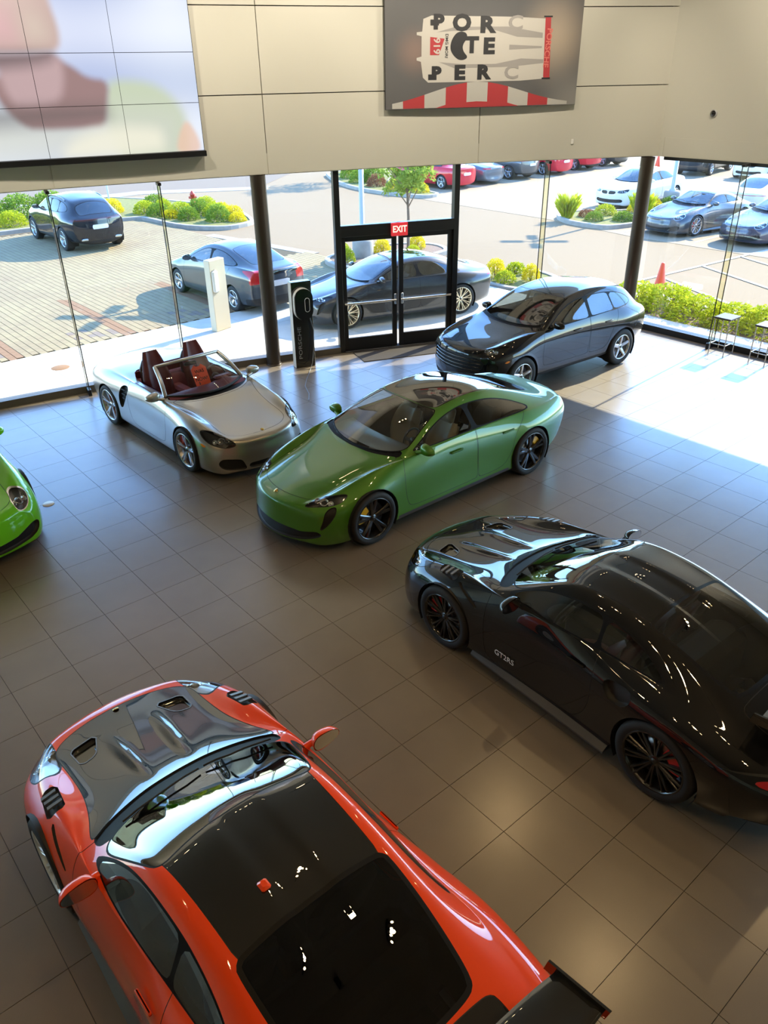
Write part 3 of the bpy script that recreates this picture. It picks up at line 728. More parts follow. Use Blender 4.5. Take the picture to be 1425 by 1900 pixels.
    if rs:
        cuts[7:7] = [
        ('hood_duct', 'top', [(1.83, .25), (1.60, .33), (1.56, .46), (1.79, .47)], dict(src={'hood'}, guard=hi, smooth=1, trim=.010, trimlab='ductrim')),
        ('louvre', 'top', [(1.43, .68), (1.43, .80), (1.15, .845), (1.13, .71)], dict(guard=hi, smooth=1)),
        ('fender_slot', 'top', [(1.12, .835), (1.0, .868), (.86, .884), (.76, .886), (.86, .870), (1.0, .846), (1.1, .815)], dict(guard=lambda c, n: c[2] > .6 and n[2] > .1, smooth=1)),
        ('side_scoop', 'side', [(-.64, .80), (-.72, .845), (-.92, .85), (-.95, .76), (-.86, .68), (-.72, .68)], dict(guard=lambda c, n: c[1] > .7)),
        ('engine_lid', 'top', [(-1.60, -.3), (-1.60, .40), (-1.62, .52), (-1.9, .52), (-2.18, .42), (-2.2, -.3)], dict(guard=hi, gap=.003, smooth=2)),
        ]
    else:
        cuts[7:7] = [('engine_lid', 'top', [(-1.60, -.3), (-1.60, .40), (-1.62, .52), (-1.9, .52), (-2.18, .42), (-2.2, -.3)], dict(guard=hi, gap=.003, smooth=2))]
    sp['cuts'] = cuts
    sp['parts'] = [('paint', 'body', 'paint', 'both', {}), ('arch_f', 'front_arch_edge', 'black_matte', 'lr', dict(walls=.07, wdir=(0, -1, 0))), ('arch_r', 'rear_arch_edge', 'black_matte', 'lr', dict(walls=.07, wdir=(0, -1, 0))), ('seam', 'panel_gap', 'black_matte', 'both', dict(offset=-.002)),
        ('hood', 'hood', 'hood', 'both', {}), ('hood_duct', 'hood_duct', 'black_gloss', 'lr', dict(recess=.035)), ('ductrim', 'duct_rim', 'duct_rim', 'lr', dict(offset=.003)), ('roof', 'roof', 'roof', 'both', {}), ('cowl', 'cowl', 'black_satin', 'both', dict(recess=.012)), ('screen', 'windscreen', 'glass', 'both', {}), ('trim', 'window_seal', 'black_satin', 'both', {}),
        ('door', 'door', 'paint', 'lr', {}), ('door_glass', 'door_window', 'glass', 'lr', {}), ('quarter_glass', 'quarter_window', 'glass', 'lr', {}), ('rear_glass', 'rear_window', 'rear_glass', 'both', {}),
        ('engine_lid', 'engine_lid', 'lid', 'both', {}), ('headlight', 'headlight', 'lamp_glass', 'lr', {}), ('lamp_ring', 'lamp_ring', 'chrome', 'lr', {}), ('marker', 'side_marker', 'amber', 'lr', {}), ('intake_mid', 'front_intake', 'black_matte', 'both', dict(recess=.05)), ('intake_side', 'side_intake', 'black_matte', 'lr', dict(recess=.05)),
        ('lip', 'front_splitter', 'black_gloss', 'both', {}), ('tail_light', 'tail_light', 'tail_red', 'lr', {}), ('rear_black', 'diffuser', 'black_matte', 'both', dict(recess=.03)),
        ('louvre', 'fender_louvre', 'black_matte', 'lr', dict(recess=.03)), ('fender_slot', 'fender_slot', 'black_matte', 'lr', dict(recess=.02)), ('side_scoop', 'side_scoop', 'black_matte', 'lr', dict(recess=.06)),
        ('paint', 'cabin_lining', 'int_dark', 'both', dict(offset=-.03, flip=True))]
    if rs:
        def roofchan(V):   # double-bubble roof and rear window channel
            x, y, z = V.T
            w = np.clip((.15 - x) / .2, 0, 1) * np.clip((x + 1.5) / .4, 0, 1) * (z > .9)
            return -.012 * w * (1 / (1 + np.exp((y - .13) / .012)))
        def hoodridge(V):
            x, y, z = V.T
            w = np.clip((x - 1.0) / .25, 0, 1) * np.clip((1.75 - x) / .3, 0, 1) * (z > .6)
            return .022 * w * np.exp(-((y - .17 - .05 * (x - 1.3)) / .035) ** 2)
        sp['sculpt'] = [roofchan, hoodridge]
    return sp

def make_911(name, label, loc, rz, mats, rs=True, lev=3, wing=True, scale=1., rims='rim_black', cal='cal_red', group=None):
    kind = '911rs' if rs else '911'
    sp = spec_911(rs); s = car_shell(kind, sp, lev)
    root = empty(name, loc, rz, scale); tag(root, label, 'car', group)
    mats = dict(dict(hood=mats['paint'], roof=mats['paint'], lid=mats['paint'], glass='glass_car', rear_glass='glass_car', duct_rim='grey_satin'), **mats)
    pr = car_parts(root, kind, lev, s, sp, mats)
    put_wheels(root, sp, rims, cal)
    for sg in (1, -1):
        add_mirror(root, (.40, .80, .935), sg, mats['paint'], .98)
        add_seat(root, (-.42, .36 * sg, .33), mats.get('seat', 'int_black'), .5)
        # side skirt
        k = MB(); P = []
        for x in np.linspace(.82, -.80, 12):
            t = (x + .8) / 1.62; e = .90 + .05 * (1 - t)
            P.append([(x, (.84) * sg, .135), (x, (e + .01) * sg, .125), (x, (e + .012) * sg, .145), (x, (.87) * sg, .20)])
        k.grid(P, smooth=False); recalc(k.mesh('x')); link('side_skirt', recalc(k.mesh('side_skirt')), mats.get('skirt', 'carbon_dull'), root)
        if rs:
            for q in range(3):   # slats over the fender
                x = 1.385 - q * .07; z0, n0 = top_z(s, x, .70); z1, _ = top_z(s, x, .80)
                b = MB(); b.add([(x, .705 * sg, z0 + .004), (x - .028, .71 * sg, z0 + .008), (x - .03, .815 * sg, z1 + .005), (x, .81 * sg, z1 + .001), (x, .705 * sg, z0 - .012), (x - .028, .71 * sg, z0 - .006), (x - .03, .815 * sg, z1 - .01), (x, .81 * sg, z1 - .014)],
                                [(0, 1, 2, 3), (7, 6, 5, 4), (0, 4, 5, 1), (1, 5, 6, 2), (2, 6, 7, 3), (3, 7, 4, 0)])
                lp = pr.get('fender_louvre.' + ('left' if sg > 0 else 'right'), root); link('slat', recalc(b.mesh('slat')), 'grey_satin', lp)
    # dashboard, wheel, floor
    d = MB(); P = []
    for x, z in ((.62, .86), (.45, .905), (.30, .90), (.22, .84), (.24, .62)): P.append([(x - .08 * (y / .68) ** 2, y, z - .02 * (y / .68) ** 2) for y in np.linspace(-.68, .68, 9)])
    d.grid(P); link('dashboard', recalc(d.mesh('dashboard')), 'int_black', root)
    add_steering(root, (.12, .36, .80))
    MB().box((-.2, 0, .22), (1.9, 1.5, .06)).build('cabin_floor', 'int_dark', root)
    MB().bbox((-.1, 0, .40), (.9, .2, .26), .03).build('centre_console', 'int_black', root)
    MB().bbox((-.95, 0, .62), (.35, 1.15, .5), .08).build('parcel_shelf', 'int_dark', root)
    # wipers
    w = MB()
    for y0, y1, x0, x1 in ((.50, -.08, .66, .72), (-.12, -.60, .72, .60)):
        pts = []
        for t in np.linspace(0, 1, 6):
            x, y = x0 + (x1 - x0) * t, y0 + (y1 - y0) * t; z, n = top_z(s, x - .02, y); pts.append((x, y, z + .018))
        w.tube(pts, .008, 6)
    w.build('wiper', 'black_matte', root)
    z, n = top_z(s, 2.02, 0)
    b = MB().lathe([(0, .006), (.022, .005), (.026, 0)], 12, 'z'); o = b.build('badge', 'gold', root, (2.03, 0, z + .001), (0, .5, 0))
    if wing:
        wg = MB(); rows = []
        for y in np.linspace(-.73, .73, 17):
            e = abs(y) / .73; cx = -1.95 - .02 * e; cz = 1.15 + .0 * e; c = .17 - .02 * e ** 4
            prof = [(c, -.02), (c * .6, .012), (0, .022), (-c * .6, .035), (-c, .062), (-c, .056), (-c * .6, .022), (0, .004), (c * .6, -.006), (c, -.026), (c, -.02)]
            rows.append([(cx + a, y, cz + b) for a, b in prof])
        wg.grid(rows); wo = link('rear_wing', recalc(wg.mesh('rear_wing')), mats.get('wing', 'carbon'), root)
        for sg in (1, -1):
            MB().prism([(-1.76, 1.095), (-2.13, 1.15), (-2.15, 1.235), (-1.78, 1.185)], .73, .745, lambda a, b, h: (a, h * sg, b)).build('end_plate', mats.get('wing', 'carbon'), wo)
            MB().prism([(-1.85, 1.15), (-1.99, 1.16), (-1.97, .82), (-1.77, .88)], .34, .352, lambda a, b, h: (a, h * sg, b)).build('wing_support', 'black_gloss', wo)
    return root, s, pr
# ---------------------------------------------------------------- other car bodies
HI = lambda c, n: c[2] > .5 and n[2] > .12
SIDEG = lambda zz: (lambda c, n: c[2] > zz and c[1] > .35)
FRONT = lambda xx: (lambda c, n: c[0] > xx)
REAR = lambda xx: (lambda c, n: c[0] < xx)
BASEPARTS = [('paint', 'body', 'paint', 'both', {}), ('clad_f', 'front_arch_trim', 'clad', 'lr', {}), ('clad_r', 'rear_arch_trim', 'clad', 'lr', {}), ('arch_f', 'front_arch_edge', 'black_matte', 'lr', dict(walls=.07, wdir=(0, -1, 0))), ('arch_r', 'rear_arch_edge', 'black_matte', 'lr', dict(walls=.07, wdir=(0, -1, 0))), ('seam', 'panel_gap', 'black_matte', 'both', dict(offset=-.002)),
    ('hood', 'hood', 'paint', 'both', {}), ('roof', 'roof', 'roof', 'both', {}), ('cowl', 'cowl', 'black_satin', 'both', dict(recess=.01)), ('screen', 'windscreen', 'glass', 'both', {}), ('trim', 'window_seal', 'black_satin', 'both', {}),
    ('fdoor', 'front_door', 'paint', 'lr', {}), ('rdoor', 'rear_door', 'paint', 'lr', {}), ('fglass', 'door_window', 'glass', 'lr', {}), ('rglass', 'rear_door_window', 'glass2', 'lr', {}), ('qglass', 'quarter_window', 'glass2', 'lr', {}),
    ('rear_glass', 'rear_window', 'glass2', 'both', {}), ('headlight', 'headlight', 'lamp_glass', 'lr', {}), ('lampback', 'lamp_housing', 'black_gloss', 'lr', {}), ('grille', 'grille', 'black_matte', 'both', dict(recess=.03)), ('kidney', 'kidney_grille', 'black_matte', 'lr', dict(recess=.03)),
    ('intake', 'front_intake', 'black_matte', 'both', dict(recess=.04)), ('duct', 'side_duct', 'black_matte', 'lr', dict(recess=.03)), ('lower', 'lower_trim', 'lower', 'both', {}), ('tail_light', 'tail_light', 'tail', 'lr', {}), ('plate', 'number_plate', 'plate', 'both', dict(offset=.004)),
    ('side_vent', 'side_vent', 'black_matte', 'lr', dict(recess=.05)), ('tailgate', 'tailgate', 'paint', 'both', {}), ('indicator', 'side_marker', 'amber', 'lr', {}), ('softtop', 'soft_top', 'softtop', 'both', {}), ('sill', 'sill_blade', 'sill', 'lr', {}),
    ('lining', 'cabin_lining', 'int_dark', 'both', {})]

def spec_taycan():
    return dict(xf=1.45, xr=-1.45, endx=1.85, floor=.16, crown=.26,
        stations=[(2.10, .22), (1.92, .18), (1.70, .12), (1.45, .08), (1.2, .09), (.95, .13), (.70, .14), (.35, .11), (0, .07), (-.4, .0), (-.8, -.04), (-1.15, -.06), (-1.45, -.06), (-1.8, -.08), (-2.1, -.12), (-2.32, -.18)],
        f4=[(2.1, .45, .02), (1.5, .45, .038), (1.2, .42, .03), (.95, .3, .005), (.8, .13, 0), (.3, .12, -.004), (-1.2, .12, -.004), (-1.5, .2, 0), (-1.9, .35, .0), (-2.3, .4, 0)],
        lines=dict(
            S0=[(2.1, .70, .13), (1.9, .82, .13), (1.45, .90, .15), (1.0, .90, .165), (0, .90, .165), (-1.0, .90, .17), (-1.45, .92, .18), (-1.9, .87, .22), (-2.32, .70, .28)],
            S1=[(2.1, .74, .28), (1.9, .87, .28), (1.45, .945, .32), (1.0, .92, .30), (0, .915, .30), (-1, .93, .32), (-1.45, .965, .35), (-1.9, .92, .38), (-2.32, .76, .42)],
            S2=[(2.1, .74, .45), (1.9, .87, .47), (1.45, .955, .55), (1.0, .915, .52), (0, .90, .52), (-1., .93, .56), (-1.45, .985, .60), (-1.9, .945, .62), (-2.32, .80, .64)],
            S3=[(2.1, .70, .56), (1.9, .835, .61), (1.45, .915, .73), (1.0, .893, .76), (0, .883, .78), (-1, .908, .80), (-1.45, .955, .80), (-1.9, .92, .80), (-2.32, .79, .80)],
            B=[(2.1, .62, .615), (1.9, .735, .69), (1.7, .775, .76), (1.45, .795, .835), (1.0, .825, .915), (.5, .835, .945), (0, .835, .955), (-.6, .83, .965), (-1.1, .845, .965), (-1.45, .86, .955), (-1.9, .82, .925), (-2.32, .70, .895)],
            T3=[(2.35, .42, .62), (2.1, .46, .65), (1.9, .53, .70), (1.7, .575, .745), (1.45, .61, .80), (1.2, .655, .86), (.98, .73, .92), (.84, .745, .965), (.7, .735, 1.02), (.35, .67, 1.17), (0, .62, 1.262), (-.4, .595, 1.298), (-.8, .59, 1.275), (-1.15, .595, 1.20), (-1.45, .605, 1.115), (-1.8, .62, 1.015), (-2.1, .60, .945), (-2.32, .54, .915), (-2.6, .5, .89)],
            T2=[(2.35, .32, .625), (2.1, .36, .67), (1.9, .40, .72), (1.7, .43, .765), (1.45, .45, .82), (1.2, .50, .88), (1.02, .55, .925), (.85, .56, .985), (.7, .56, 1.055), (.35, .53, 1.215), (0, .48, 1.31), (-.4, .46, 1.35), (-.8, .455, 1.33), (-1.15, .455, 1.255), (-1.45, .46, 1.165), (-1.8, .47, 1.05), (-2.1, .46, .965), (-2.32, .42, .93), (-2.6, .4, .9)],
            T0=[(2.4, .60), (2.25, .655), (2.1, .695), (1.9, .74), (1.7, .78), (1.45, .83), (1.2, .885), (1.05, .93), (.85, 1.03), (.5, 1.20), (.2, 1.31), (-.1, 1.362), (-.4, 1.378), (-.8, 1.36), (-1.15, 1.285), (-1.45, 1.195), (-1.8, 1.075), (-2.1, .98), (-2.4, .93), (-2.6, .9)]),
        nose=[(.22, 0), (.275, 0), (.255, 0), (.25, 0), (.22, 0)], bowbot=1.35, tail=[(-.1, 0), (-.18, 0), (-.22, 0), (-.22, 0), (-.18, 0)],
        wf=(.945, .352, .255, .275, spokes_twin(5, .16, .05, .05, hubgap=.10)), wr=(.965, .358, .285, .28, spokes_twin(5, .16, .05, .05, hubgap=.10)), archf=.385, archr=.39,
        cuts=[
            ('screen', 'top', [(1.03, -.3), (1.03, 0), (1.01, .25), (.94, .48), (.84, .66), (.76, .715), (.68, .715), (.4, .645), (.15, .585), (.08, .54), (.13, .35), (.16, .15), (.165, -.3)], dict(guard=HI, trim=.012)),
            ('trim', 'side', [(.72, .975), (.52, 1.057), (.30, 1.152), (.10, 1.217), (-.12, 1.262), (-.36, 1.28), (-.6, 1.272), (-.85, 1.24), (-1.1, 1.172), (-1.3, 1.097), (-1.52, .995), (-1.42, .975), (-.4, .978), (.3, .972)], dict(guard=SIDEG(.8), smooth=2)),
            ('fglass', 'side', [(.68, .985), (.52, 1.045), (.30, 1.14), (.10, 1.205), (-.12, 1.252), (-.32, 1.268), (-.36, .99), (0, .985), (.4, .982)], dict(guard=SIDEG(.8), src={'trim'}, smooth=2)),
            ('rglass', 'side', [(-.40, 1.266), (-.6, 1.26), (-.85, 1.228), (-1.1, 1.16), (-1.3, 1.085), (-1.48, 1.0), (-1.42, .985), (-.9, .988), (-.44, .992)], dict(guard=SIDEG(.8), src={'trim'}, smooth=2)),
            ('rear_glass', 'top', [(-1.06, -.3), (-1.06, .25), (-1.10, .43), (-1.2, .475), (-1.5, .47), (-1.85, .43), (-1.92, .3), (-1.93, -.3)], dict(guard=HI, trim=.012)),
            ('roof', 'top', [(.135, -.3), (.13, .2), (.10, .42), (.03, .53), (-.4, .515), (-.9, .50), (-1.03, .47), (-1.03, .25), (-1.03, -.3)], dict(guard=HI, gap=.003, smooth=2)),
            ('hood', 'top', [(2.21, -.3), (2.20, .15), (2.12, .42), (1.98, .59), (1.8, .605), (1.5, .625), (1.2, .675), (1.0, .75), (.90, .74), (.985, .56), (1.06, .3), (1.085, -.3)], dict(guard=HI, gap=.003, smooth=2)),
            ('cowl', 'top', [(1.09, -.3), (1.07, .3), (.99, .57), (.91, .755), (.80, .74), (.9, .3), (.9, -.3)], dict(guard=HI, src={'paint', 'seam'})),
            ('headlight', 'front', [(.50, .625), (.56, .685), (.66, .725), (.78, .745), (.815, .70), (.79, .655), (.68, .63)], dict(guard=FRONT(1.5), smooth=2, trim=.005, trimlab='seam')),
            ('duct', 'front', [(.735, .62), (.80, .645), (.835, .55), (.79, .42), (.735, .35), (.715, .36), (.75, .48)], dict(guard=FRONT(1.45), smooth=2)),
            ('intake', 'front', [(-.3, .185), (.46, .185), (.60, .21), (.74, .27), (.70, .335), (.50, .30), (.40, .32), (-.3, .325)], dict(guard=FRONT(1.7))),
            ('lower', 'side', [(2.8, .18), (1.7, .16), (1.7, 0), (2.8, 0)], dict(guard=lambda c, n: c[0] > 1.7 and c[1] < .46, smooth=0)),
            ('fdoor', 'side', [(.90, .95), (.92, .6), (.88, .36), (.82, .30), (.5, .29), (-.39, .29), (-.39, 1.0), (-.36, 1.5), (.6, 1.5)], dict(guard=lambda c, n: c[1] > .6 and c[2] > .2, gap=.0028, smooth=2)),
            ('rdoor', 'side', [(-.40, 1.5), (-.40, .29), (-.80, .29), (-.95, .34), (-1.06, .52), (-1.10, .72), (-1.28, .90), (-1.36, 1.0), (-1.2, 1.5)], dict(guard=lambda c, n: c[1] > .6 and .2 < c[2] < 1.0, gap=.0028, smooth=2)),
            ('sill', 'side', [(1.05, .235), (-1.02, .245), (-1.02, .05), (1.05, .05)], dict(guard=lambda c, n: c[1] > .8 and -1.02 < c[0] < 1.05, smooth=0)),
            ('tail_light', 'side', [(-2.2, .86), (-2.7, .855), (-2.7, .825), (-2.2, .83)], dict(guard=REAR(-2.1), smooth=0)),
        ],
        parts=BASEPARTS)

def spec_macan():
    return dict(xf=1.4035, xr=-1.4035, endx=1.8, floor=.24, crown=.26, cladding=.0,
        stations=[(2.04, .20), (1.88, .17), (1.66, .12), (1.4035, .08), (1.15, .08), (.92, .12), (.68, .12), (.35, .09), (0, .05), (-.45, .0), (-.9, -.02), (-1.4035, -.04), (-1.75, -.06), (-2.0, -.10), (-2.18, -.14)],
        f4=[(2.1, .4, .02), (1.5, .45, .03), (1.2, .42, .02), (.95, .3, .005), (.8, .13, 0), (.3, .12, -.004), (-1.4, .12, -.004), (-1.8, .2, 0), (-2.2, .3, 0)],
        lines=dict(
            S0=[(2.05, .72, .22), (1.9, .80, .22), (1.4, .86, .26), (.9, .87, .27), (0, .87, .27), (-.9, .87, .28), (-1.4, .87, .30), (-1.9, .80, .32), (-2.18, .72, .36)],
            S1=[(2.05, .78, .42), (1.9, .86, .42), (1.4, .935, .48), (.9, .905, .44), (0, .90, .44), (-.9, .91, .46), (-1.4, .945, .50), (-1.9, .88, .52), (-2.18, .80, .54)],
            S2=[(2.05, .79, .64), (1.9, .87, .65), (1.4, .945, .70), (.9, .915, .68), (0, .905, .68), (-.9, .92, .70), (-1.4, .96, .76), (-1.9, .905, .76), (-2.18, .82, .76)],
            S3=[(2.05, .765, .80), (1.9, .84, .83), (1.4, .91, .90), (.9, .905, .93), (0, .90, .94), (-.9, .905, .96), (-1.4, .94, .98), (-1.9, .89, .98), (-2.18, .80, .97)],
            B=[(2.05, .68, .865), (1.9, .755, .92), (1.66, .80, .985), (1.4, .82, 1.03), (.95, .845, 1.08), (.5, .85, 1.10), (0, .85, 1.115), (-.9, .845, 1.14), (-1.4, .845, 1.15), (-1.75, .80, 1.13), (-2.0, .74, 1.09), (-2.18, .68, 1.05)],
            T3=[(2.3, .50, .875), (2.04, .54, .92), (1.88, .59, .955), (1.66, .62, .99), (1.4, .65, 1.03), (1.15, .69, 1.075), (.95, .75, 1.11), (.83, .765, 1.15), (.68, .755, 1.215), (.35, .70, 1.37), (0, .665, 1.475), (-.45, .65, 1.525), (-.9, .64, 1.515), (-1.4, .63, 1.45), (-1.75, .62, 1.345), (-2.0, .62, 1.18), (-2.18, .60, 1.06), (-2.4, .58, 1.0)],
            T2=[(2.3, .36, .88), (2.04, .42, .93), (1.88, .45, .965), (1.66, .47, 1.0), (1.4, .49, 1.035), (1.15, .53, 1.085), (.98, .58, 1.12), (.85, .60, 1.17), (.68, .60, 1.25), (.35, .57, 1.42), (0, .54, 1.53), (-.45, .53, 1.585), (-.9, .53, 1.575), (-1.4, .52, 1.515), (-1.75, .51, 1.42), (-2.0, .51, 1.21), (-2.18, .50, 1.07), (-2.4, .48, 1.0)],
            T0=[(2.3, .87), (2.2, .91), (2.04, .945), (1.88, .97), (1.66, 1.0), (1.4, 1.04), (1.15, 1.095), (1.02, 1.13), (.85, 1.22), (.5, 1.40), (.15, 1.54), (-.15, 1.60), (-.45, 1.62), (-.9, 1.612), (-1.4, 1.555), (-1.8, 1.475), (-2.0, 1.29), (-2.2, 1.09), (-2.4, 1.0)]),
        nose=[(.16, 0), (.27, 0), (.27, 0), (.25, 0), (.20, 0)], tail=[(-.14, 0), (-.19, 0), (-.2, 0), (-.17, 0), (-.14, 0)],
        wf=(.93, .365, .245, .245, spokes_simple(5, .085, .065)), wr=(.945, .365, .275, .245, spokes_simple(5, .085, .065)), archf=.405, archr=.405, archy=.5,
        cuts=[
            ('screen', 'top', [(1.0, -.3), (1.0, 0), (.985, .25), (.93, .48), (.85, .66), (.78, .735), (.70, .735), (.4, .675), (.15, .63), (.05, .585), (.11, .35), (.14, .15), (.145, -.3)], dict(guard=HI, trim=.012)),
            ('trim', 'side', [(.70, 1.125), (.50, 1.24), (.30, 1.34), (.08, 1.43), (-.15, 1.478), (-.4, 1.50), (-.75, 1.50), (-1.05, 1.48), (-1.35, 1.433), (-1.6, 1.355), (-1.73, 1.235), (-1.62, 1.18), (-1.1, 1.15), (-.4, 1.125), (.3, 1.115)], dict(guard=SIDEG(1.0), smooth=2)),
            ('fglass', 'side', [(.66, 1.135), (.50, 1.225), (.30, 1.325), (.08, 1.415), (-.15, 1.465), (-.36, 1.485), (-.40, 1.135), (0, 1.13), (.4, 1.127)], dict(guard=SIDEG(1.0), src={'trim'}, smooth=2)),
            ('rglass', 'side', [(-.45, 1.488), (-.75, 1.488), (-1.05, 1.465), (-1.12, 1.16), (-.8, 1.15), (-.48, 1.145)], dict(guard=SIDEG(1.0), src={'trim'}, smooth=2)),
            ('qglass', 'side', [(-1.10, 1.455), (-1.35, 1.42), (-1.58, 1.345), (-1.70, 1.24), (-1.62, 1.19), (-1.15, 1.165)], dict(guard=SIDEG(1.0), src={'trim'}, smooth=2)),
            ('rear_glass', 'top', [(-1.83, -.3), (-1.83, .3), (-1.86, .52), (-1.95, .555), (-2.12, .53), (-2.16, .4), (-2.17, -.3)], dict(guard=HI, trim=.014)),
            ('hood', 'top', [(2.14, -.3), (2.13, .15), (2.06, .45), (1.92, .66), (1.66, .73), (1.4, .76), (1.15, .79), (.95, .815), (.87, .77), (.98, .55), (1.07, .3), (1.09, -.3)], dict(guard=HI, gap=.003, smooth=2)),
            ('cowl', 'top', [(1.10, -.3), (1.08, .3), (.99, .56), (.88, .78), (.8, .75), (.88, .3), (.88, -.3)], dict(guard=HI, src={'paint', 'seam'})),
            ('headlight', 'front', [(.49, .845), (.53, .90), (.64, .95), (.78, .985), (.83, .96), (.83, .89), (.74, .85), (.6, .835)], dict(guard=FRONT(1.4), smooth=2, trim=.005, trimlab='seam')),
            ('grille', 'front', [(-.3, .50), (.42, .52), (.62, .58), (.66, .72), (.48, .79), (-.3, .80)], dict(guard=FRONT(1.9), smooth=2)),
            ('duct', 'front', [(.64, .48), (.82, .50), (.86, .62), (.82, .72), (.70, .71), (.70, .58)], dict(guard=FRONT(1.6), smooth=2)),
            ('indicator', 'side', [(1.86, .70), (1.78, .74), (1.70, .745), (1.78, .69)], dict(guard=lambda c, n: c[0] > 1.6 and c[1] > .6, smooth=2)),
            ('lower', 'side', [(2.8, .33), (-2.8, .36), (-2.8, 0), (2.8, 0)], dict(smooth=0)),
            ('clad_f', lambda V: np.hypot(V[:, 0] - 1.4035, V[:, 2] - .365) - .45, None, dict(guard=lambda c, n: c[1] > .6)), ('clad_r', lambda V: np.hypot(V[:, 0] + 1.4035, V[:, 2] - .365) - .45, None, dict(guard=lambda c, n: c[1] > .6)),
            ('fdoor', 'side', [(.86, 1.08), (.88, .7), (.86, .50), (.80, .44), (-.40, .44), (-.425, 1.1), (-.40, 1.7), (.6, 1.7)], dict(guard=lambda c, n: c[1] > .6 and c[2] > .3, gap=.003, smooth=2)),
            ('rdoor', 'side', [(-.43, 1.7), (-.43, .44), (-.85, .44), (-.98, .55), (-1.06, .80), (-1.22, 1.02), (-1.24, 1.2), (-1.1, 1.7)], dict(guard=lambda c, n: c[1] > .6 and .3 < c[2] < 1.18, gap=.003, smooth=2)),
            ('tail_light', 'side', [(-1.92, 1.0), (-2.1, 1.02), (-2.7, 1.01), (-2.7, .955), (-2.1, .95)], dict(guard=REAR(-1.9))),
            ('plate', 'front', [(-.2, .70), (.26, .70), (.26, .83), (-.2, .83)], dict(guard=REAR(-1.9), smooth=0)),
        ],
        parts=BASEPARTS)

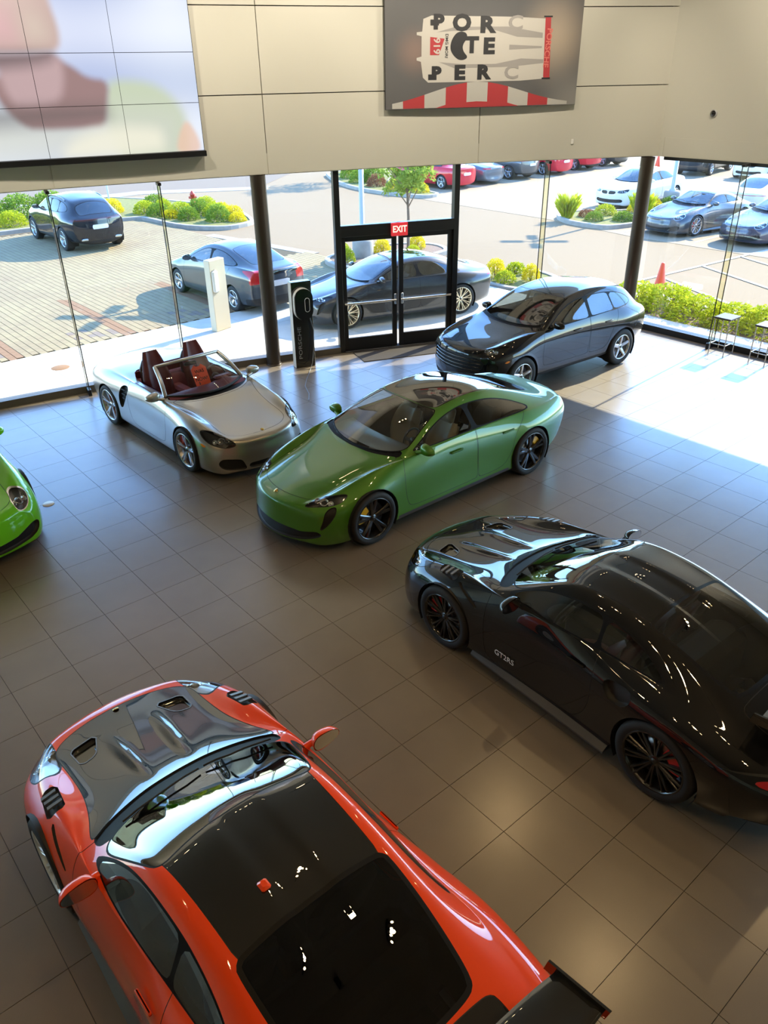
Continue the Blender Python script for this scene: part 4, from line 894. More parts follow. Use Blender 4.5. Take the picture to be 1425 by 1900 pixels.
def spec_boxster(roof=False):
    """open two-seater"""
    deck = [(.44, .895), (.12, .89), (-.22, .89), (-.6, .895)]
    sp = dict(xf=1.2375, xr=-1.2375, endx=1.7, floor=.14, crown=.25,
        stations=[(1.93, .20), (1.76, .17), (1.50, .11), (1.2375, .07), (.97, .09), (.72, .12), (.48, .10), (.15, .03), (-.2, 0), (-.55, -.02), (-.85, -.03), (-1.2375, -.04), (-1.52, -.06), (-1.8, -.10), (-2.02, -.16)],
        f4=[(2., .45, .015), (1.5, .42, .03), (1.1, .40, .02), (.8, .35, .0), (.5, .3, .0), (.2, .3, 0.), (-.9, .35, .0), (-1.3, .4, .01), (-1.7, .4, .01), (-2.1, .4, 0)],
        lines=dict(
            S0=[(1.93, .68, .13), (1.75, .78, .13), (1.2375, .84, .14), (.8, .83, .15), (0, .83, .15), (-.8, .84, .16), (-1.2375, .86, .18), (-1.75, .80, .22), (-2.02, .70, .26)],
            S1=[(1.93, .715, .26), (1.75, .83, .27), (1.2375, .89, .32), (.75, .865, .28), (0, .86, .28), (-.7, .88, .3), (-1.2375, .905, .34), (-1.75, .86, .36), (-2.02, .76, .38)],
            S2=[(1.93, .71, .41), (1.75, .825, .43), (1.2375, .895, .52), (.75, .86, .50), (0, .845, .50), (-.7, .875, .55), (-1.2375, .91, .58), (-1.75, .875, .57), (-2.02, .785, .56)],
            S3=[(1.93, .675, .51), (1.75, .79, .56), (1.2375, .85, .69), (.75, .84, .71), (0, .835, .73), (-.7, .86, .76), (-1.2375, .89, .77), (-1.75, .86, .74), (-2.02, .765, .70)],
            B=[(1.93, .61, .565), (1.75, .71, .64), (1.5, .75, .735), (1.2375, .755, .805), (.75, .77, .855), (.3, .775, .885), (0, .775, .895), (-.5, .775, .905), (-.9, .79, .91), (-1.2375, .80, .895), (-1.75, .77, .83), (-2.02, .70, .78)],
            T3=[(2.15, .45, .585), (1.76, .53, .665), (1.5, .545, .72), (1.2375, .56, .77), (.97, .60, .825), (.72, .66, .865), (.48, .68, .885), (.15, .67, .895), (-.55, .66, .905), (-.85, .62, .935), (-1.2375, .58, .94), (-1.52, .55, .905), (-1.8, .53, .86), (-2.05, .48, .82), (-2.3, .45, .78)],
            T2=[(2.15, .33, .59), (1.76, .39, .665), (1.5, .405, .71), (1.2375, .415, .757), (.97, .44, .815), (.72, .5, .87), (.48, .5, .895), (.15, .48, .90), (-.55, .48, .91), (-.85, .44, .945), (-1.2375, .42, .95), (-1.52, .41, .92), (-1.8, .40, .88), (-2.05, .37, .84), (-2.3, .35, .8)],
            T0=[(2.15, .595), (1.95, .645), (1.76, .675), (1.5, .715), (1.2375, .76), (.97, .82), (.84, .865), (.6, .90), (.15, .90), (-.55, .91), (-.85, .945), (-1.2375, .95), (-1.52, .925), (-1.8, .89), (-2.05, .855), (-2.3, .80)]),
        nose=[(.17, 0), (.235, 0), (.235, .0), (.215, .01), (.20, 0)], tail=[(-.08, 0), (-.15, 0), (-.18, 0), (-.18, 0), (-.16, 0)],
        wf=(.885, .335, .235, .258, spokes_twin(5, .13, .034, .03, hubgap=.05)), wr=(.905, .340, .265, .262, spokes_twin(5, .13, .034, .03, hubgap=.05)), archf=.362, archr=.368,
        cuts=[
            ('cabin', 'top', [(.62, -.3), (.61, .2), (.56, .48), (.48, .61), (.38, .665), (.1, .675), (-.45, .66), (-.70, .60), (-.86, .50), (-.90, .3), (-.90, -.3)], dict(guard=lambda c, n: c[2] > .75, smooth=2)),
            ('cowl', 'top', [(.86, -.3), (.84, .25), (.75, .5), (.60, .68), (.50, .69), (.5, -.3)], dict(guard=HI)),
            ('hood', 'top', [(2.02, -.3), (2.01, .15), (1.95, .36), (1.84, .50), (1.72, .545), (1.45, .54), (1.2, .555), (.95, .60), (.70, .685), (.66, .67), (.80, .48), (.87, .25), (.895, -.3)], dict(guard=HI, gap=.003, smooth=2)),
            ('headlight', 'front', [(.47, .55), (.53, .635), (.66, .715), (.76, .72), (.79, .63), (.745, .555), (.6, .52)], dict(guard=FRONT(1.35), smooth=2, trim=.005, trimlab='seam')),
            ('intake', 'front', [(-.3, .17), (.30, .17), (.36, .21), (.33, .265), (-.3, .27)], dict(guard=FRONT(1.7))),
            ('duct', 'front', [(.37, .165), (.66, .185), (.745, .28), (.70, .375), (.44, .345)], dict(guard=FRONT(1.55), smooth=2)),
            ('side_vent', 'side', [(-.49, .80), (-.55, .845), (-.70, .82), (-.82, .62), (-.80, .44), (-.73, .43), (-.60, .60)], dict(guard=lambda c, n: c[1] > .7, smooth=2)),
            ('fdoor', 'side', [(.66, .93), (.67, .6), (.62, .31), (.55, .24), (-.32, .24), (-.44, .30), (-.52, .46), (-.54, .70), (-.50, .99), (.5, .99)], dict(guard=lambda c, n: c[1] > .6 and c[2] > .2, gap=.0028, smooth=2)),
            ('indicator', 'side', [(1.76, .53), (1.68, .57), (1.62, .575), (1.68, .52)], dict(guard=lambda c, n: c[0] > 1.5 and c[1] > .6, smooth=2)),
            ('tail_light', 'side', [(-1.86, .78), (-2.0, .80), (-2.4, .80), (-2.4, .72), (-2.05, .72), (-1.92, .74)], dict(guard=lambda c, n: c[0] < -1.8 and c[1] > .42)),
        ],
        parts=BASEPARTS)
    return sp

def spec_sedan():
    """three-box saloon"""
    return dict(xf=1.405, xr=-1.405, endx=1.8, floor=.2, crown=.26,
        stations=[(2.02, .18), (1.86, .15), (1.62, .10), (1.405, .07), (1.15, .07), (.92, .11), (.68, .12), (.3, .09), (-.05, .04), (-.5, 0), (-.95, -.03), (-1.405, -.06), (-1.75, -.06), (-2.0, -.08), (-2.2, -.12)],
        f4=[(2.1, .4, .01), (1.5, .42, .02), (1.2, .42, .015), (.95, .3, .0), (.8, .13, 0), (.3, .12, -.003), (-1.3, .12, -.003), (-1.6, .25, 0), (-2.2, .35, 0)],
        lines=dict(
            S0=[(2.02, .70, .18), (1.86, .79, .18), (1.4, .83, .20), (0, .83, .21), (-1.4, .83, .22), (-1.9, .78, .24), (-2.2, .70, .28)],
            S1=[(2.02, .74, .36), (1.86, .835, .36), (1.4, .885, .40), (0, .875, .38), (-1.4, .89, .42), (-1.9, .85, .44), (-2.2, .76, .46)],
            S2=[(2.02, .74, .54), (1.86, .835, .55), (1.4, .895, .60), (0, .88, .58), (-1.4, .90, .64), (-1.9, .86, .66), (-2.2, .78, .66)],
            S3=[(2.02, .71, .66), (1.86, .80, .70), (1.4, .865, .78), (0, .865, .80), (-1.4, .875, .86), (-1.9, .84, .87), (-2.2, .76, .85)],
            B=[(2.02, .64, .72), (1.86, .72, .775), (1.62, .765, .83), (1.4, .78, .875), (.95, .80, .93), (.4, .805, .95), (-.5, .80, .97), (-1.1, .79, .985), (-1.5, .78, .99), (-1.9, .74, .98), (-2.2, .68, .95)],
            T3=[(2.25, .46, .73), (2.02, .50, .765), (1.8, .56, .81), (1.4, .62, .875), (1.15, .66, .915), (.95, .72, .95), (.82, .73, .985), (.68, .72, 1.045), (.3, .65, 1.22), (-.05, .60, 1.30), (-.5, .58, 1.325), (-.95, .585, 1.27), (-1.25, .60, 1.16), (-1.55, .62, 1.04), (-1.75, .62, 1.005), (-2.0, .60, .99), (-2.2, .56, .965), (-2.4, .5, .94)],
            T2=[(2.25, .34, .735), (2.02, .38, .775), (1.8, .42, .82), (1.4, .47, .89), (1.15, .51, .93), (.98, .55, .96), (.85, .56, 1.01), (.68, .56, 1.085), (.3, .52, 1.265), (-.05, .48, 1.36), (-.5, .46, 1.385), (-.95, .46, 1.33), (-1.25, .47, 1.215), (-1.55, .48, 1.07), (-1.75, .48, 1.02), (-2.0, .46, 1.005), (-2.2, .44, .98), (-2.4, .4, .95)],
            T0=[(2.25, .73), (2.1, .775), (1.9, .815), (1.62, .855), (1.4, .895), (1.15, .94), (1.03, .965), (.85, 1.06), (.5, 1.235), (.2, 1.345), (-.1, 1.40), (-.5, 1.43), (-.95, 1.38), (-1.3, 1.25), (-1.6, 1.09), (-1.8, 1.025), (-2.0, 1.01), (-2.25, .985), (-2.4, .95)]),
        nose=[(.16, 0), (.22, 0), (.23, 0), (.21, 0), (.18, 0)], tail=[(-.1, 0), (-.15, 0), (-.16, 0), (-.14, 0), (-.12, 0)],
        wf=(.88, .325, .225, .235, spokes_twin(5, .15, .04, .035)), wr=(.885, .325, .235, .235, spokes_twin(5, .15, .04, .035)), archf=.365, archr=.365,
        cuts=[
            ('screen', 'top', [(1.0, -.3), (1.0, 0), (.98, .25), (.92, .47), (.83, .64), (.76, .70), (.68, .70), (.4, .63), (.12, .57), (.04, .53), (.09, .35), (.11, .15), (.115, -.3)], dict(guard=HI, trim=.012)),
            ('trim', 'side', [(.66, .975), (.45, 1.102), (.2, 1.222), (-.05, 1.287), (-.31, 1.308), (-.65, 1.302), (-.95, 1.247), (-1.16, 1.16), (-1.36, 1.035), (-1.25, 1.003), (-.35, .988), (.2, .973)], dict(guard=SIDEG(.85), smooth=2)),
            ('fglass', 'side', [(.62, .985), (.45, 1.09), (.2, 1.21), (-.05, 1.275), (-.26, 1.295), (-.32, .995), (.2, .985)], dict(guard=SIDEG(.85), src={'trim'}, smooth=2)),
            ('rglass', 'side', [(-.36, 1.297), (-.65, 1.29), (-.95, 1.235), (-1.15, 1.15), (-1.32, 1.04), (-1.25, 1.015), (-.7, 1.005), (-.40, 1.0)], dict(guard=SIDEG(.85), src={'trim'}, smooth=2)),
            ('rear_glass', 'top', [(-.98, -.3), (-.98, .25), (-1.02, .42), (-1.1, .475), (-1.4, .50), (-1.56, .49), (-1.62, .35), (-1.63, -.3)], dict(guard=HI, trim=.012)),
            ('hood', 'top', [(2.1, -.3), (2.09, .15), (2.02, .40), (1.88, .57), (1.6, .63), (1.4, .66), (1.15, .70), (.95, .755), (.86, .73), (.97, .5), (1.06, .3), (1.07, -.3)], dict(guard=HI, gap=.004, smooth=2)),
            ('cowl', 'top', [(1.08, -.3), (1.06, .3), (.97, .54), (.87, .74), (.8, .72), (.88, .3), (.88, -.3)], dict(guard=HI, src={'paint', 'seam'})),
            ('headlight', 'front', [(.40, .655), (.42, .72), (.58, .755), (.73, .785), (.755, .73), (.70, .665), (.55, .65)], dict(guard=FRONT(1.5), smooth=2, trim=.006, trimlab='seam')),
            ('kidney', 'front', [(.035, .585), (.30, .60), (.345, .66), (.32, .715), (.06, .72), (.03, .66)], dict(guard=FRONT(1.8), smooth=2)),
            ('intake', 'front', [(-.3, .26), (.55, .27), (.66, .34), (.58, .42), (.3, .40), (-.3, .40)], dict(guard=FRONT(1.7))),
            ('fdoor', 'side', [(.84, .93), (.86, .6), (.83, .36), (.76, .30), (-.34, .30), (-.345, 1.0), (-.3, 1.5), (.6, 1.5)], dict(guard=lambda c, n: c[1] > .6 and c[2] > .25, gap=.004, smooth=2)),
            ('rdoor', 'side', [(-.355, 1.5), (-.355, .30), (-.8, .30), (-.94, .40), (-1.03, .66), (-1.18, .85), (-1.25, 1.0), (-1.1, 1.5)], dict(guard=lambda c, n: c[1] > .6 and .25 < c[2] < 1.03, gap=.004, smooth=2)),
            ('tail_light', 'side', [(-1.95, .80), (-2.0, .90), (-2.6, .90), (-2.6, .78), (-2.1, .78)], dict(guard=lambda c, n: c[0] < -1.9 and c[1] > .34)),
            ('plate', 'front', [(-.2, .62), (.26, .62), (.26, .75), (-.2, .75)], dict(guard=REAR(-1.9), smooth=0)),
        ],
        parts=BASEPARTS)

def spec_prius():
    """liftback with high tail"""
    sp = spec_sedan(); L = sp['lines']
    sp['xf'], sp['xr'] = 1.35, -1.35
    sp['stations'] = [(1.98, .18), (1.84, .15), (1.62, .11), (1.35, .10), (1.15, .12), (.95, .13), (.72, .13), (.35, .10), (0, .06), (-.4, 0), (-.9, -.03), (-1.35, -.05), (-1.7, -.05), (-1.95, -.08), (-2.1, -.12)]
    L['B'] = [(2.02, .62, .66), (1.86, .70, .73), (1.62, .75, .81), (1.35, .77, .88), (.95, .79, .95), (.4, .80, .975), (-.5, .80, 1.02), (-1.1, .79, 1.055), (-1.5, .775, 1.07), (-1.9, .73, 1.06), (-2.1, .68, 1.03)]
    L['T3'] = [(2.25, .46, .67), (1.98, .50, .72), (1.8, .56, .775), (1.35, .64, .885), (1.15, .69, .94), (1.0, .72, .98), (.72, .71, 1.11), (.35, .65, 1.25), (0, .60, 1.34), (-.4, .575, 1.365), (-.9, .57, 1.32), (-1.35, .57, 1.22), (-1.7, .57, 1.13), (-1.95, .56, 1.075), (-2.1, .54, 1.045), (-2.4, .5, .98)]
    L['T2'] = [(2.25, .34, .675), (1.98, .38, .735), (1.8, .42, .79), (1.35, .48, .905), (1.15, .53, .965), (1.0, .55, 1.02), (.72, .55, 1.15), (.35, .52, 1.30), (0, .48, 1.40), (-.4, .46, 1.425), (-.9, .455, 1.375), (-1.35, .455, 1.27), (-1.7, .455, 1.17), (-1.95, .45, 1.105), (-2.1, .44, 1.06), (-2.4, .4, 1.0)]
    L['T0'] = [(2.25, .68), (2.1, .735), (1.9, .79), (1.62, .85), (1.4, .91), (1.25, .96), (1.1, 1.02), (.85, 1.14), (.5, 1.29), (.2, 1.395), (-.1, 1.45), (-.4, 1.465), (-.9, 1.415), (-1.35, 1.31), (-1.7, 1.20), (-2.0, 1.11), (-2.2, 1.05), (-2.4, 1.0)]
    for k in ('S3', 'S2'): L[k] = [(x, y - .02, z + .06 * max(0, min(1, (.5 - x) / 2))) for x, y, z in L[k]]
    sp['tail'] = [(-.06, 0), (-.12, 0), (-.16, 0), (-.14, 0), (-.12, 0)]
    sp['wf'] = (.855, .315, .205, .205, spokes_twin(5, .17, .05, .045)); sp['wr'] = (.86, .315, .205, .205, spokes_twin(5, .17, .05, .045)); sp['archf'] = sp['archr'] = .355
    G = []
    for op in sp['cuts']:
        if op[0] in ('screen', 'fglass', 'rglass', 'rear_glass', 'hood', 'cowl', 'headlight', 'kidney', 'intake', 'fdoor', 'rdoor', 'tail_light', 'plate'): continue
        G.append(op)
    sp['cuts'] = [
        ('screen', 'top', [(1.12, -.3), (1.12, 0), (1.10, .25), (1.03, .47), (.93, .64), (.85, .69), (.76, .69), (.5, .64), (.2, .58), (.1, .53), (.15, .35), (.17, .15), (.175, -.3)], dict(guard=HI, trim=.012)),
        ('trim', 'side', [(.76, 1.01), (.5, 1.142), (.25, 1.252), (0, 1.327), (-.25, 1.347), (-.6, 1.342), (-.9, 1.297), (-1.2, 1.212), (-1.5, 1.11), (-1.35, 1.078), (-.3, 1.03), (.2, 1.008)], dict(guard=SIDEG(.9), smooth=2)),
        ('fglass', 'side', [(.72, 1.02), (.5, 1.13), (.25, 1.24), (0, 1.315), (-.2, 1.335), (-.26, 1.04), (.2, 1.02)], dict(guard=SIDEG(.9), src={'trim'}, smooth=2)),
        ('rglass', 'side', [(-.30, 1.335), (-.6, 1.33), (-.9, 1.285), (-1.2, 1.20), (-1.45, 1.115), (-1.35, 1.09), (-.7, 1.06), (-.34, 1.05)], dict(guard=SIDEG(.9), src={'trim'}, smooth=2)),
        ('rear_glass', 'top', [(-.86, -.3), (-.86, .25), (-.9, .44), (-1.0, .475), (-1.4, .48), (-1.78, .47), (-1.84, .35), (-1.86, -.3)], dict(guard=HI, trim=.014)),
        ('hood', 'top', [(2.02, -.3), (2.01, .15), (1.94, .40), (1.80, .57), (1.5, .65), (1.2, .70), (1.02, .745), (.96, .72), (1.08, .5), (1.17, .3), (1.18, -.3)], dict(guard=HI, gap=.004, smooth=2)),
        ('headlight', 'front', [(.45, .62), (.47, .68), (.6, .74), (.72, .80), (.745, .72), (.68, .62), (.55, .60)], dict(guard=FRONT(1.5), smooth=2)),
        ('fdoor', 'side', [(.94, .95), (.96, .6), (.92, .36), (.85, .30), (-.28, .30), (-.285, 1.0), (-.24, 1.5), (.6, 1.5)], dict(guard=lambda c, n: c[1] > .6 and c[2] > .25, gap=.004, smooth=2)),
        ('rdoor', 'side', [(-.295, 1.5), (-.295, .30), (-.75, .30), (-.89, .40), (-.98, .66), (-1.15, .88), (-1.25, 1.05), (-1.1, 1.5)], dict(guard=lambda c, n: c[1] > .6 and .25 < c[2] < 1.03, gap=.004, smooth=2)),
        ('rear_glass', 'side', [(-2.06, 1.02), (-2.6, 1.03), (-2.6, .93), (-2.08, .93)], dict(guard=lambda c, n: c[0] < -1.9 and c[1] < .55, smooth=0)),
        ('tail_light', 'side', [(-1.72, 1.04), (-2.0, 1.06), (-2.6, 1.06), (-2.6, .86), (-2.12, .74), (-2.06, .76), (-2.06, .92)], dict(guard=lambda c, n: c[0] < -1.6 and c[1] > .50, smooth=2)),
        ('plate', 'front', [(-.2, .66), (.26, .66), (.26, .80), (-.2, .80)], dict(guard=REAR(-1.9), smooth=0)),
        ('lower', 'side', [(-1.9, .40), (-2.6, .44), (-2.6, 0), (-1.85, 0)], dict(guard=REAR(-1.75), smooth=0)),
        ('lower', 'side', [(2.6, .30), (1.6, .28), (1.6, 0), (2.6, 0)], dict(guard=FRONT(1.6), smooth=0)),
    ]
    return sp

SPECS = dict(taycan=spec_taycan, macan=spec_macan, boxster=spec_boxster, sedan=spec_sedan, prius=spec_prius)
# cabin layout: dash x, seat rows x, steering x, seat z, half width, belt z
CABIN = dict(taycan=(.62, (-.15, -1.0), .30, .36, .72, .95), macan=(.62, (-.1, -.95), .30, .58, .74, 1.1), sedan=(.60, (-.15, -.95), .28, .42, .70, .96), prius=(.66, (-.1, -.9), .34, .46, .68, 1.0))
def make_car(kind, name, label, loc, rz, mats, lev=3, rims='rim_silver', cal='cal_black', scale=1., cabin=True, group=None, mirrors=True, spokes=None):
    sp = SPECS[kind](); s = car_shell(kind, sp, lev)
    if spokes: sp['wf'] = sp['wf'][:4] + (spokes,); sp['wr'] = sp['wr'][:4] + (spokes,)
    root = empty(name, loc, rz, scale); tag(root, label, 'car', group)
    mats = dict(dict(roof=mats['paint'], glass='glass_car', glass2='glass_tint', clad=mats['paint'], lower='black_matte', sill=mats['paint'], tail='tail_red', plate='plate', softtop='black_matte'), **mats)
    pr = car_parts(root, kind, lev, s, sp, mats)
    put_wheels(root, sp, rims, cal, lev)
    B = sp['lines']['B']
    if kind in CABIN and cabin:
        dx, rows, sx, sz, hw, bz = CABIN[kind]
        key = ('lining', kind, lev)
        if key not in PARTMESH:
            me = part_mesh(s, 'cabin_lining', ('paint', 'fdoor', 'rdoor', 'seam', 'roof') if mats['roof'] != 'roof_glass' else ('paint', 'fdoor', 'rdoor', 'seam'), 'both', offset=-.03, flip=True)
            me.materials.append(M['int_dark']); PARTMESH[key] = me
        link('cabin_lining', PARTMESH[key], None, root)
        st = mats.get('seat', 'int_black')
        for k, x in enumerate(rows):
            for y in (-.37, .37): add_seat(root, (x, y, sz), st, .5)
        d = MB(); P = []
        for x, z in ((dx + .30, bz - .04), (dx + .1, bz - .02), (dx - .06, bz - .03), (dx - .14, bz - .10), (dx - .12, bz - .35)):
            P.append([(x - .10 * (y / hw) ** 2, y, z - .02 * (y / hw) ** 2) for y in np.linspace(-hw, hw, 9)])
        d.grid(P); link('dashboard', recalc(d.mesh('dashboard')), mats.get('dash', 'int_black'), root)
        add_steering(root, (sx, .37, bz - .10))
        MB().box((-.3, 0, sz - .15), (2.2, hw * 2, .05)).build('cabin_floor', 'int_dark', root)
    if mirrors and lev > 1:
        mx = {'taycan': .62, 'macan': .60, 'boxster': .50, 'sedan': .60, 'prius': .68}[kind]
        for sg in (1, -1):
            yb, zb = float(pchip(B, mx, 1)), float(pchip(B, mx, 2))
            add_mirror(root, (mx, yb, zb + .02), sg, mats.get('mirror', mats['paint']), 1.0)
    return root, s, pr
# ---------------------------------------------------------------- showroom shell
FX = lambda x: 4.13 - .1604 * x - .01744 * x * x          # plan curve of the glass front
FS = lambda x: -.1604 - .03488 * x
def fpt(x, off=0., z=0.):
    """point on the front curve, off metres towards the outside"""
    s = FS(x); n = math.hypot(1, s); return (x - s / n * off, FX(x) + off / n, z)
T = .595; WX = 12.3; SOF = 3.52; CEIL = 7.3; CX = 12.55
def fwall(x0, x1, z0, z1, o0, o1, n=None):
    """curved slab along the front between plan positions"""
    n = n or max(2, int((x1 - x0) / .35)); mb = MB(); xs = np.linspace(x0, x1, n + 1); rows = []
    for x in xs:
        a, b, c, d = fpt(x, o0, z0), fpt(x, o1, z0), fpt(x, o1, z1), fpt(x, o0, z1); rows.append([a, b, c, d, a])
    mb.grid(rows, smooth=False); mb.add(rows[0][:4], [(0, 1, 2, 3)]); mb.add(rows[-1][:4], [(3, 2, 1, 0)])
    return recalc(mb.mesh('m'))

# floor: grout bed, single tiles, the rest of the field
fl = MB(); out = [(-10, -16), (WX + .2, -16), (WX + .2, -.55)] + [(x, FX(x) + .12) for x in np.linspace(12.4, -10, 50)]
fl.prism(out, -.12, -.012); floor = fl.build('floor', 'grout'); tag(floor, kind='structure')
tb = MB(); g = .0022; tb.add([(g, g, 0), (T - g, g, 0), (T - g, T - g, 0), (g, T - g, 0), (g, g, -.012), (T - g, g, -.012), (T - g, T - g, -.012), (g, T - g, -.012)],
                           [(0, 1, 2, 3), (0, 4, 5, 1), (1, 5, 6, 2), (2, 6, 7, 3), (3, 7, 4, 0)])
tile_me = tb.mesh('tile'); tile_me.materials.append(M['floor_tile'])
def proj_px(p):
    d = np.array(p) - np.array(CAMP); z = d @ _fw
    return (712.5 + 1442.09 * (d @ _r) / z, 950 - 1442.09 * (d @ _u) / z, z) if z > .05 else (-1e6, -1e6, z)
cells = []; rest = MB()
for i in range(-17, 21):
    for j in range(-27, 8):
        x0, y0 = i * T, j * T
        c = (x0 + T / 2, y0 + T / 2)
        corners = [(x0, y0), (x0 + T, y0), (x0 + T, y0 + T), (x0, y0 + T)]
        lim = lambda p: FX(p[0]) - .02 - p[1]
        inside = [lim(p) > 0 and p[0] < WX - .02 for p in corners]
        if not any(inside): continue
        if all(inside):
            px, py, z = proj_px((c[0], c[1], 0)); vis = -60 < px < 1485 and 0 < py < 1990
            cells.append((0 if vis else 1, z, x0, y0))
        else:   # cut tile along the glass
            pl = [(x0 + g, y0 + g), (x0 + T - g, y0 + g), (x0 + T - g, y0 + T - g), (x0 + g, y0 + T - g)]
            for fn in (lim, lambda p: WX - .02 - p[0]):
                o = []
                for a, b in zip(pl, pl[1:] + pl[:1]):
                    fa, fb = fn(a), fn(b)
                    if fa > 0: o.append(a)
                    if fa * fb < 0: t = fa / (fa - fb); o.append((a[0] + t * (b[0] - a[0]), a[1] + t * (b[1] - a[1])))
                pl = o
            if len(pl) > 2: rest.prism(pl, -.012, 0)
cells.sort()
for k, (v, z, x0, y0) in enumerate(cells):
    if k < 300: link('tile', tile_me, None, floor, (x0, y0, 0))
    else: rest.add([(x0 + a, y0 + b, c) for a, b, c in tb.v], tb.f)
o = rest.build('tile_field', 'floor_tile', floor); tag(o, kind='stuff')

# front wall above the glass: backing and panels
back = link('wall_front', fwall(-10, CX, SOF, CEIL, -.02, .28, 60), 'backing'); tag(back, kind='structure')
seams = [-9.8, -5.9, -2.1, 1.56, 5.10, 8.95, CX]
for a, b in zip(seams[:-1], seams[1:]):
    for z0, z1 in ((SOF, 4.80), (4.80, 6.09), (6.09, CEIL)):
        p = link('wall_panel', fwall(a + .007, b - .007 if b < CX else b + .02, z0 + .008, z1 - .008, -.14, -.02), 'fascia', back)
# right wall above the glass
r = MB(); r.box((WX + .15, -8.2, (SOF + CEIL) / 2), (.3, 15.6, CEIL - SOF)); wr = r.build('wall_right', 'fascia'); tag(wr, kind='structure')
# soffit and outside canopy
mb = MB(); o1 = [fpt(x, -.13)[:2] for x in np.linspace(-10, CX, 50)]; o2 = [fpt(x, 1.65)[:2] for x in np.linspace(-10, 12.2, 50)]
mb.prism(o1 + [(WX - .02, -.75), (WX + .95, -.75), (WX + .95, 1.3)] + o2[::-1], SOF - .004, SOF + .35)
mb.box((WX + .48, -8.3, SOF + .17), (.98, 15.4, .348)); cp = mb.build('trim_1', 'fascia'); tag(cp, kind='structure')
mb = MB(); mb.box((WX + .02, -8.4, SOF - .03), (.10, 15.2, .06)); o = mb.build('trim_2', 'frame_black'); tag(o, kind='structure')
# other walls, ceiling, mezzanine deck the camera stands on
for nm, c, d in (('wall_left', (-10.1, -6, CEIL / 2), (.2, 20.4, CEIL)), ('wall_back', (1.2, -16.1, CEIL / 2), (22.6, .2, CEIL))):
    o = MB().box(c, d).build(nm, 'wall_plaster'); tag(o, kind='structure')
mb = MB(); mb.prism([(-10.2, -16.2), (WX + .3, -16.2), (WX + .3, .3)] + [(x, FX(x) + .4) for x in np.linspace(12.5, -10.2, 30)], CEIL, CEIL + .2); ceil_o = mb.build('ceiling', 'ceiling'); tag(ceil_o, kind='structure')
o = MB().box((1.2, -13.4, 3.4), (22.4, 5.2, .4)).build('floor_mezzanine', 'wall_plaster'); tag(o, kind='structure')

# base rail, glass panes and fins of the front
DJ0, DJ1 = 6.32, 8.60
for k, (a, b) in enumerate(((-10, DJ0 - .05), (DJ1 + .05, CX))):
    o = link('baseboard_front' if k == 0 else 'baseboard_frontright', fwall(a, b, 0, .13, -.10, .10), 'base_rail'); tag(o, kind='structure')
o = MB().box((WX + .02, -8.3, .065), (.2, 15.2, .13)).build('baseboard_right', 'frame_black'); tag(o, kind='structure')
fins = [-8., -5.4, -2.8, -.6, 1.42, 3.2, 10.28]
edges = sorted(fins[:] + [4.9, DJ0, DJ1, 12.2] + [-10])
n = 1
for a, b in zip(edges[:-1], edges[1:]):
    if a == DJ0: continue
    o = link('window_%d' % n, fwall(a + .006, b - .006, .13, SOF, -.006, .006, 4), 'pane'); tag(o, kind='structure'); n += 1
fy = [-2.62, -4.82, -7.0, -9.2, -11.4, -13.6]
for a, b in zip([-.7] + fy, fy + [-15.9]):
    o = MB().box((WX, (a + b) / 2, (SOF + .13) / 2), (.012, abs(a - b) - .012, SOF - .13)).build('window_%d' % n, 'pane'); tag(o, kind='structure'); n += 1
ORD = ['first', 'second', 'third', 'fourth', 'fifth', 'sixth', 'seventh', 'eighth', 'ninth', 'tenth', 'eleventh', 'twelfth']
def fin(base, inward, label):
    """glass fin stiffening the facade: glass blade, two black edge beads, shoe"""
    r_ = empty('glass_fin', base, math.atan2(inward[1], inward[0])); tag(r_, label, 'glass fin', 'glass fins along the windows')
    MB().box((.19, 0, SOF / 2 + .04), (.22, .014, SOF - .1)).build('blade', 'fin_glass', r_)
    for x in (.07, .30): MB().box((x, 0, SOF / 2), (.012, .016, SOF - .02)).build('bead', 'frame_black', r_)
    MB().bbox((.22, 0, .06), (.22, .06, .12), .008).build('shoe', 'frame_black', r_); MB().bbox((.20, 0, SOF - .03), (.2, .06, .05), .008).build('bracket', 'frame_black', r_)
for x, lb in ((1.42, 'narrow glass fin left of the silver convertible'), (3.2, 'narrow glass fin behind the silver convertible'), (10.28, 'narrow glass fin behind the black SUV, right of the double doors')):
    s_ = FS(x); q = math.hypot(1, s_); fin(fpt(x, .02), (s_ / q, -1 / q), lb)
fin((WX, fy[0], 0), (-1, 0), 'narrow glass fin of the right window beside the first stool')
def column(x, y, label):
    r_ = empty('column', (x, y, 0)); tag(r_, label, 'column')
    MB().lathe([(.14, 0), (.14, SOF + .01)], 28).build('shaft', 'bronze', r_); MB().lathe([(.14, .0), (.155, .0), (.155, .02), (.14, .025)], 28).build('base_ring', 'bronze', r_)
column(4.84, 2.76, 'round dark bronze column left of the entrance doors'); column(11.92, -.66, 'round dark bronze column at the corner behind the black SUV')

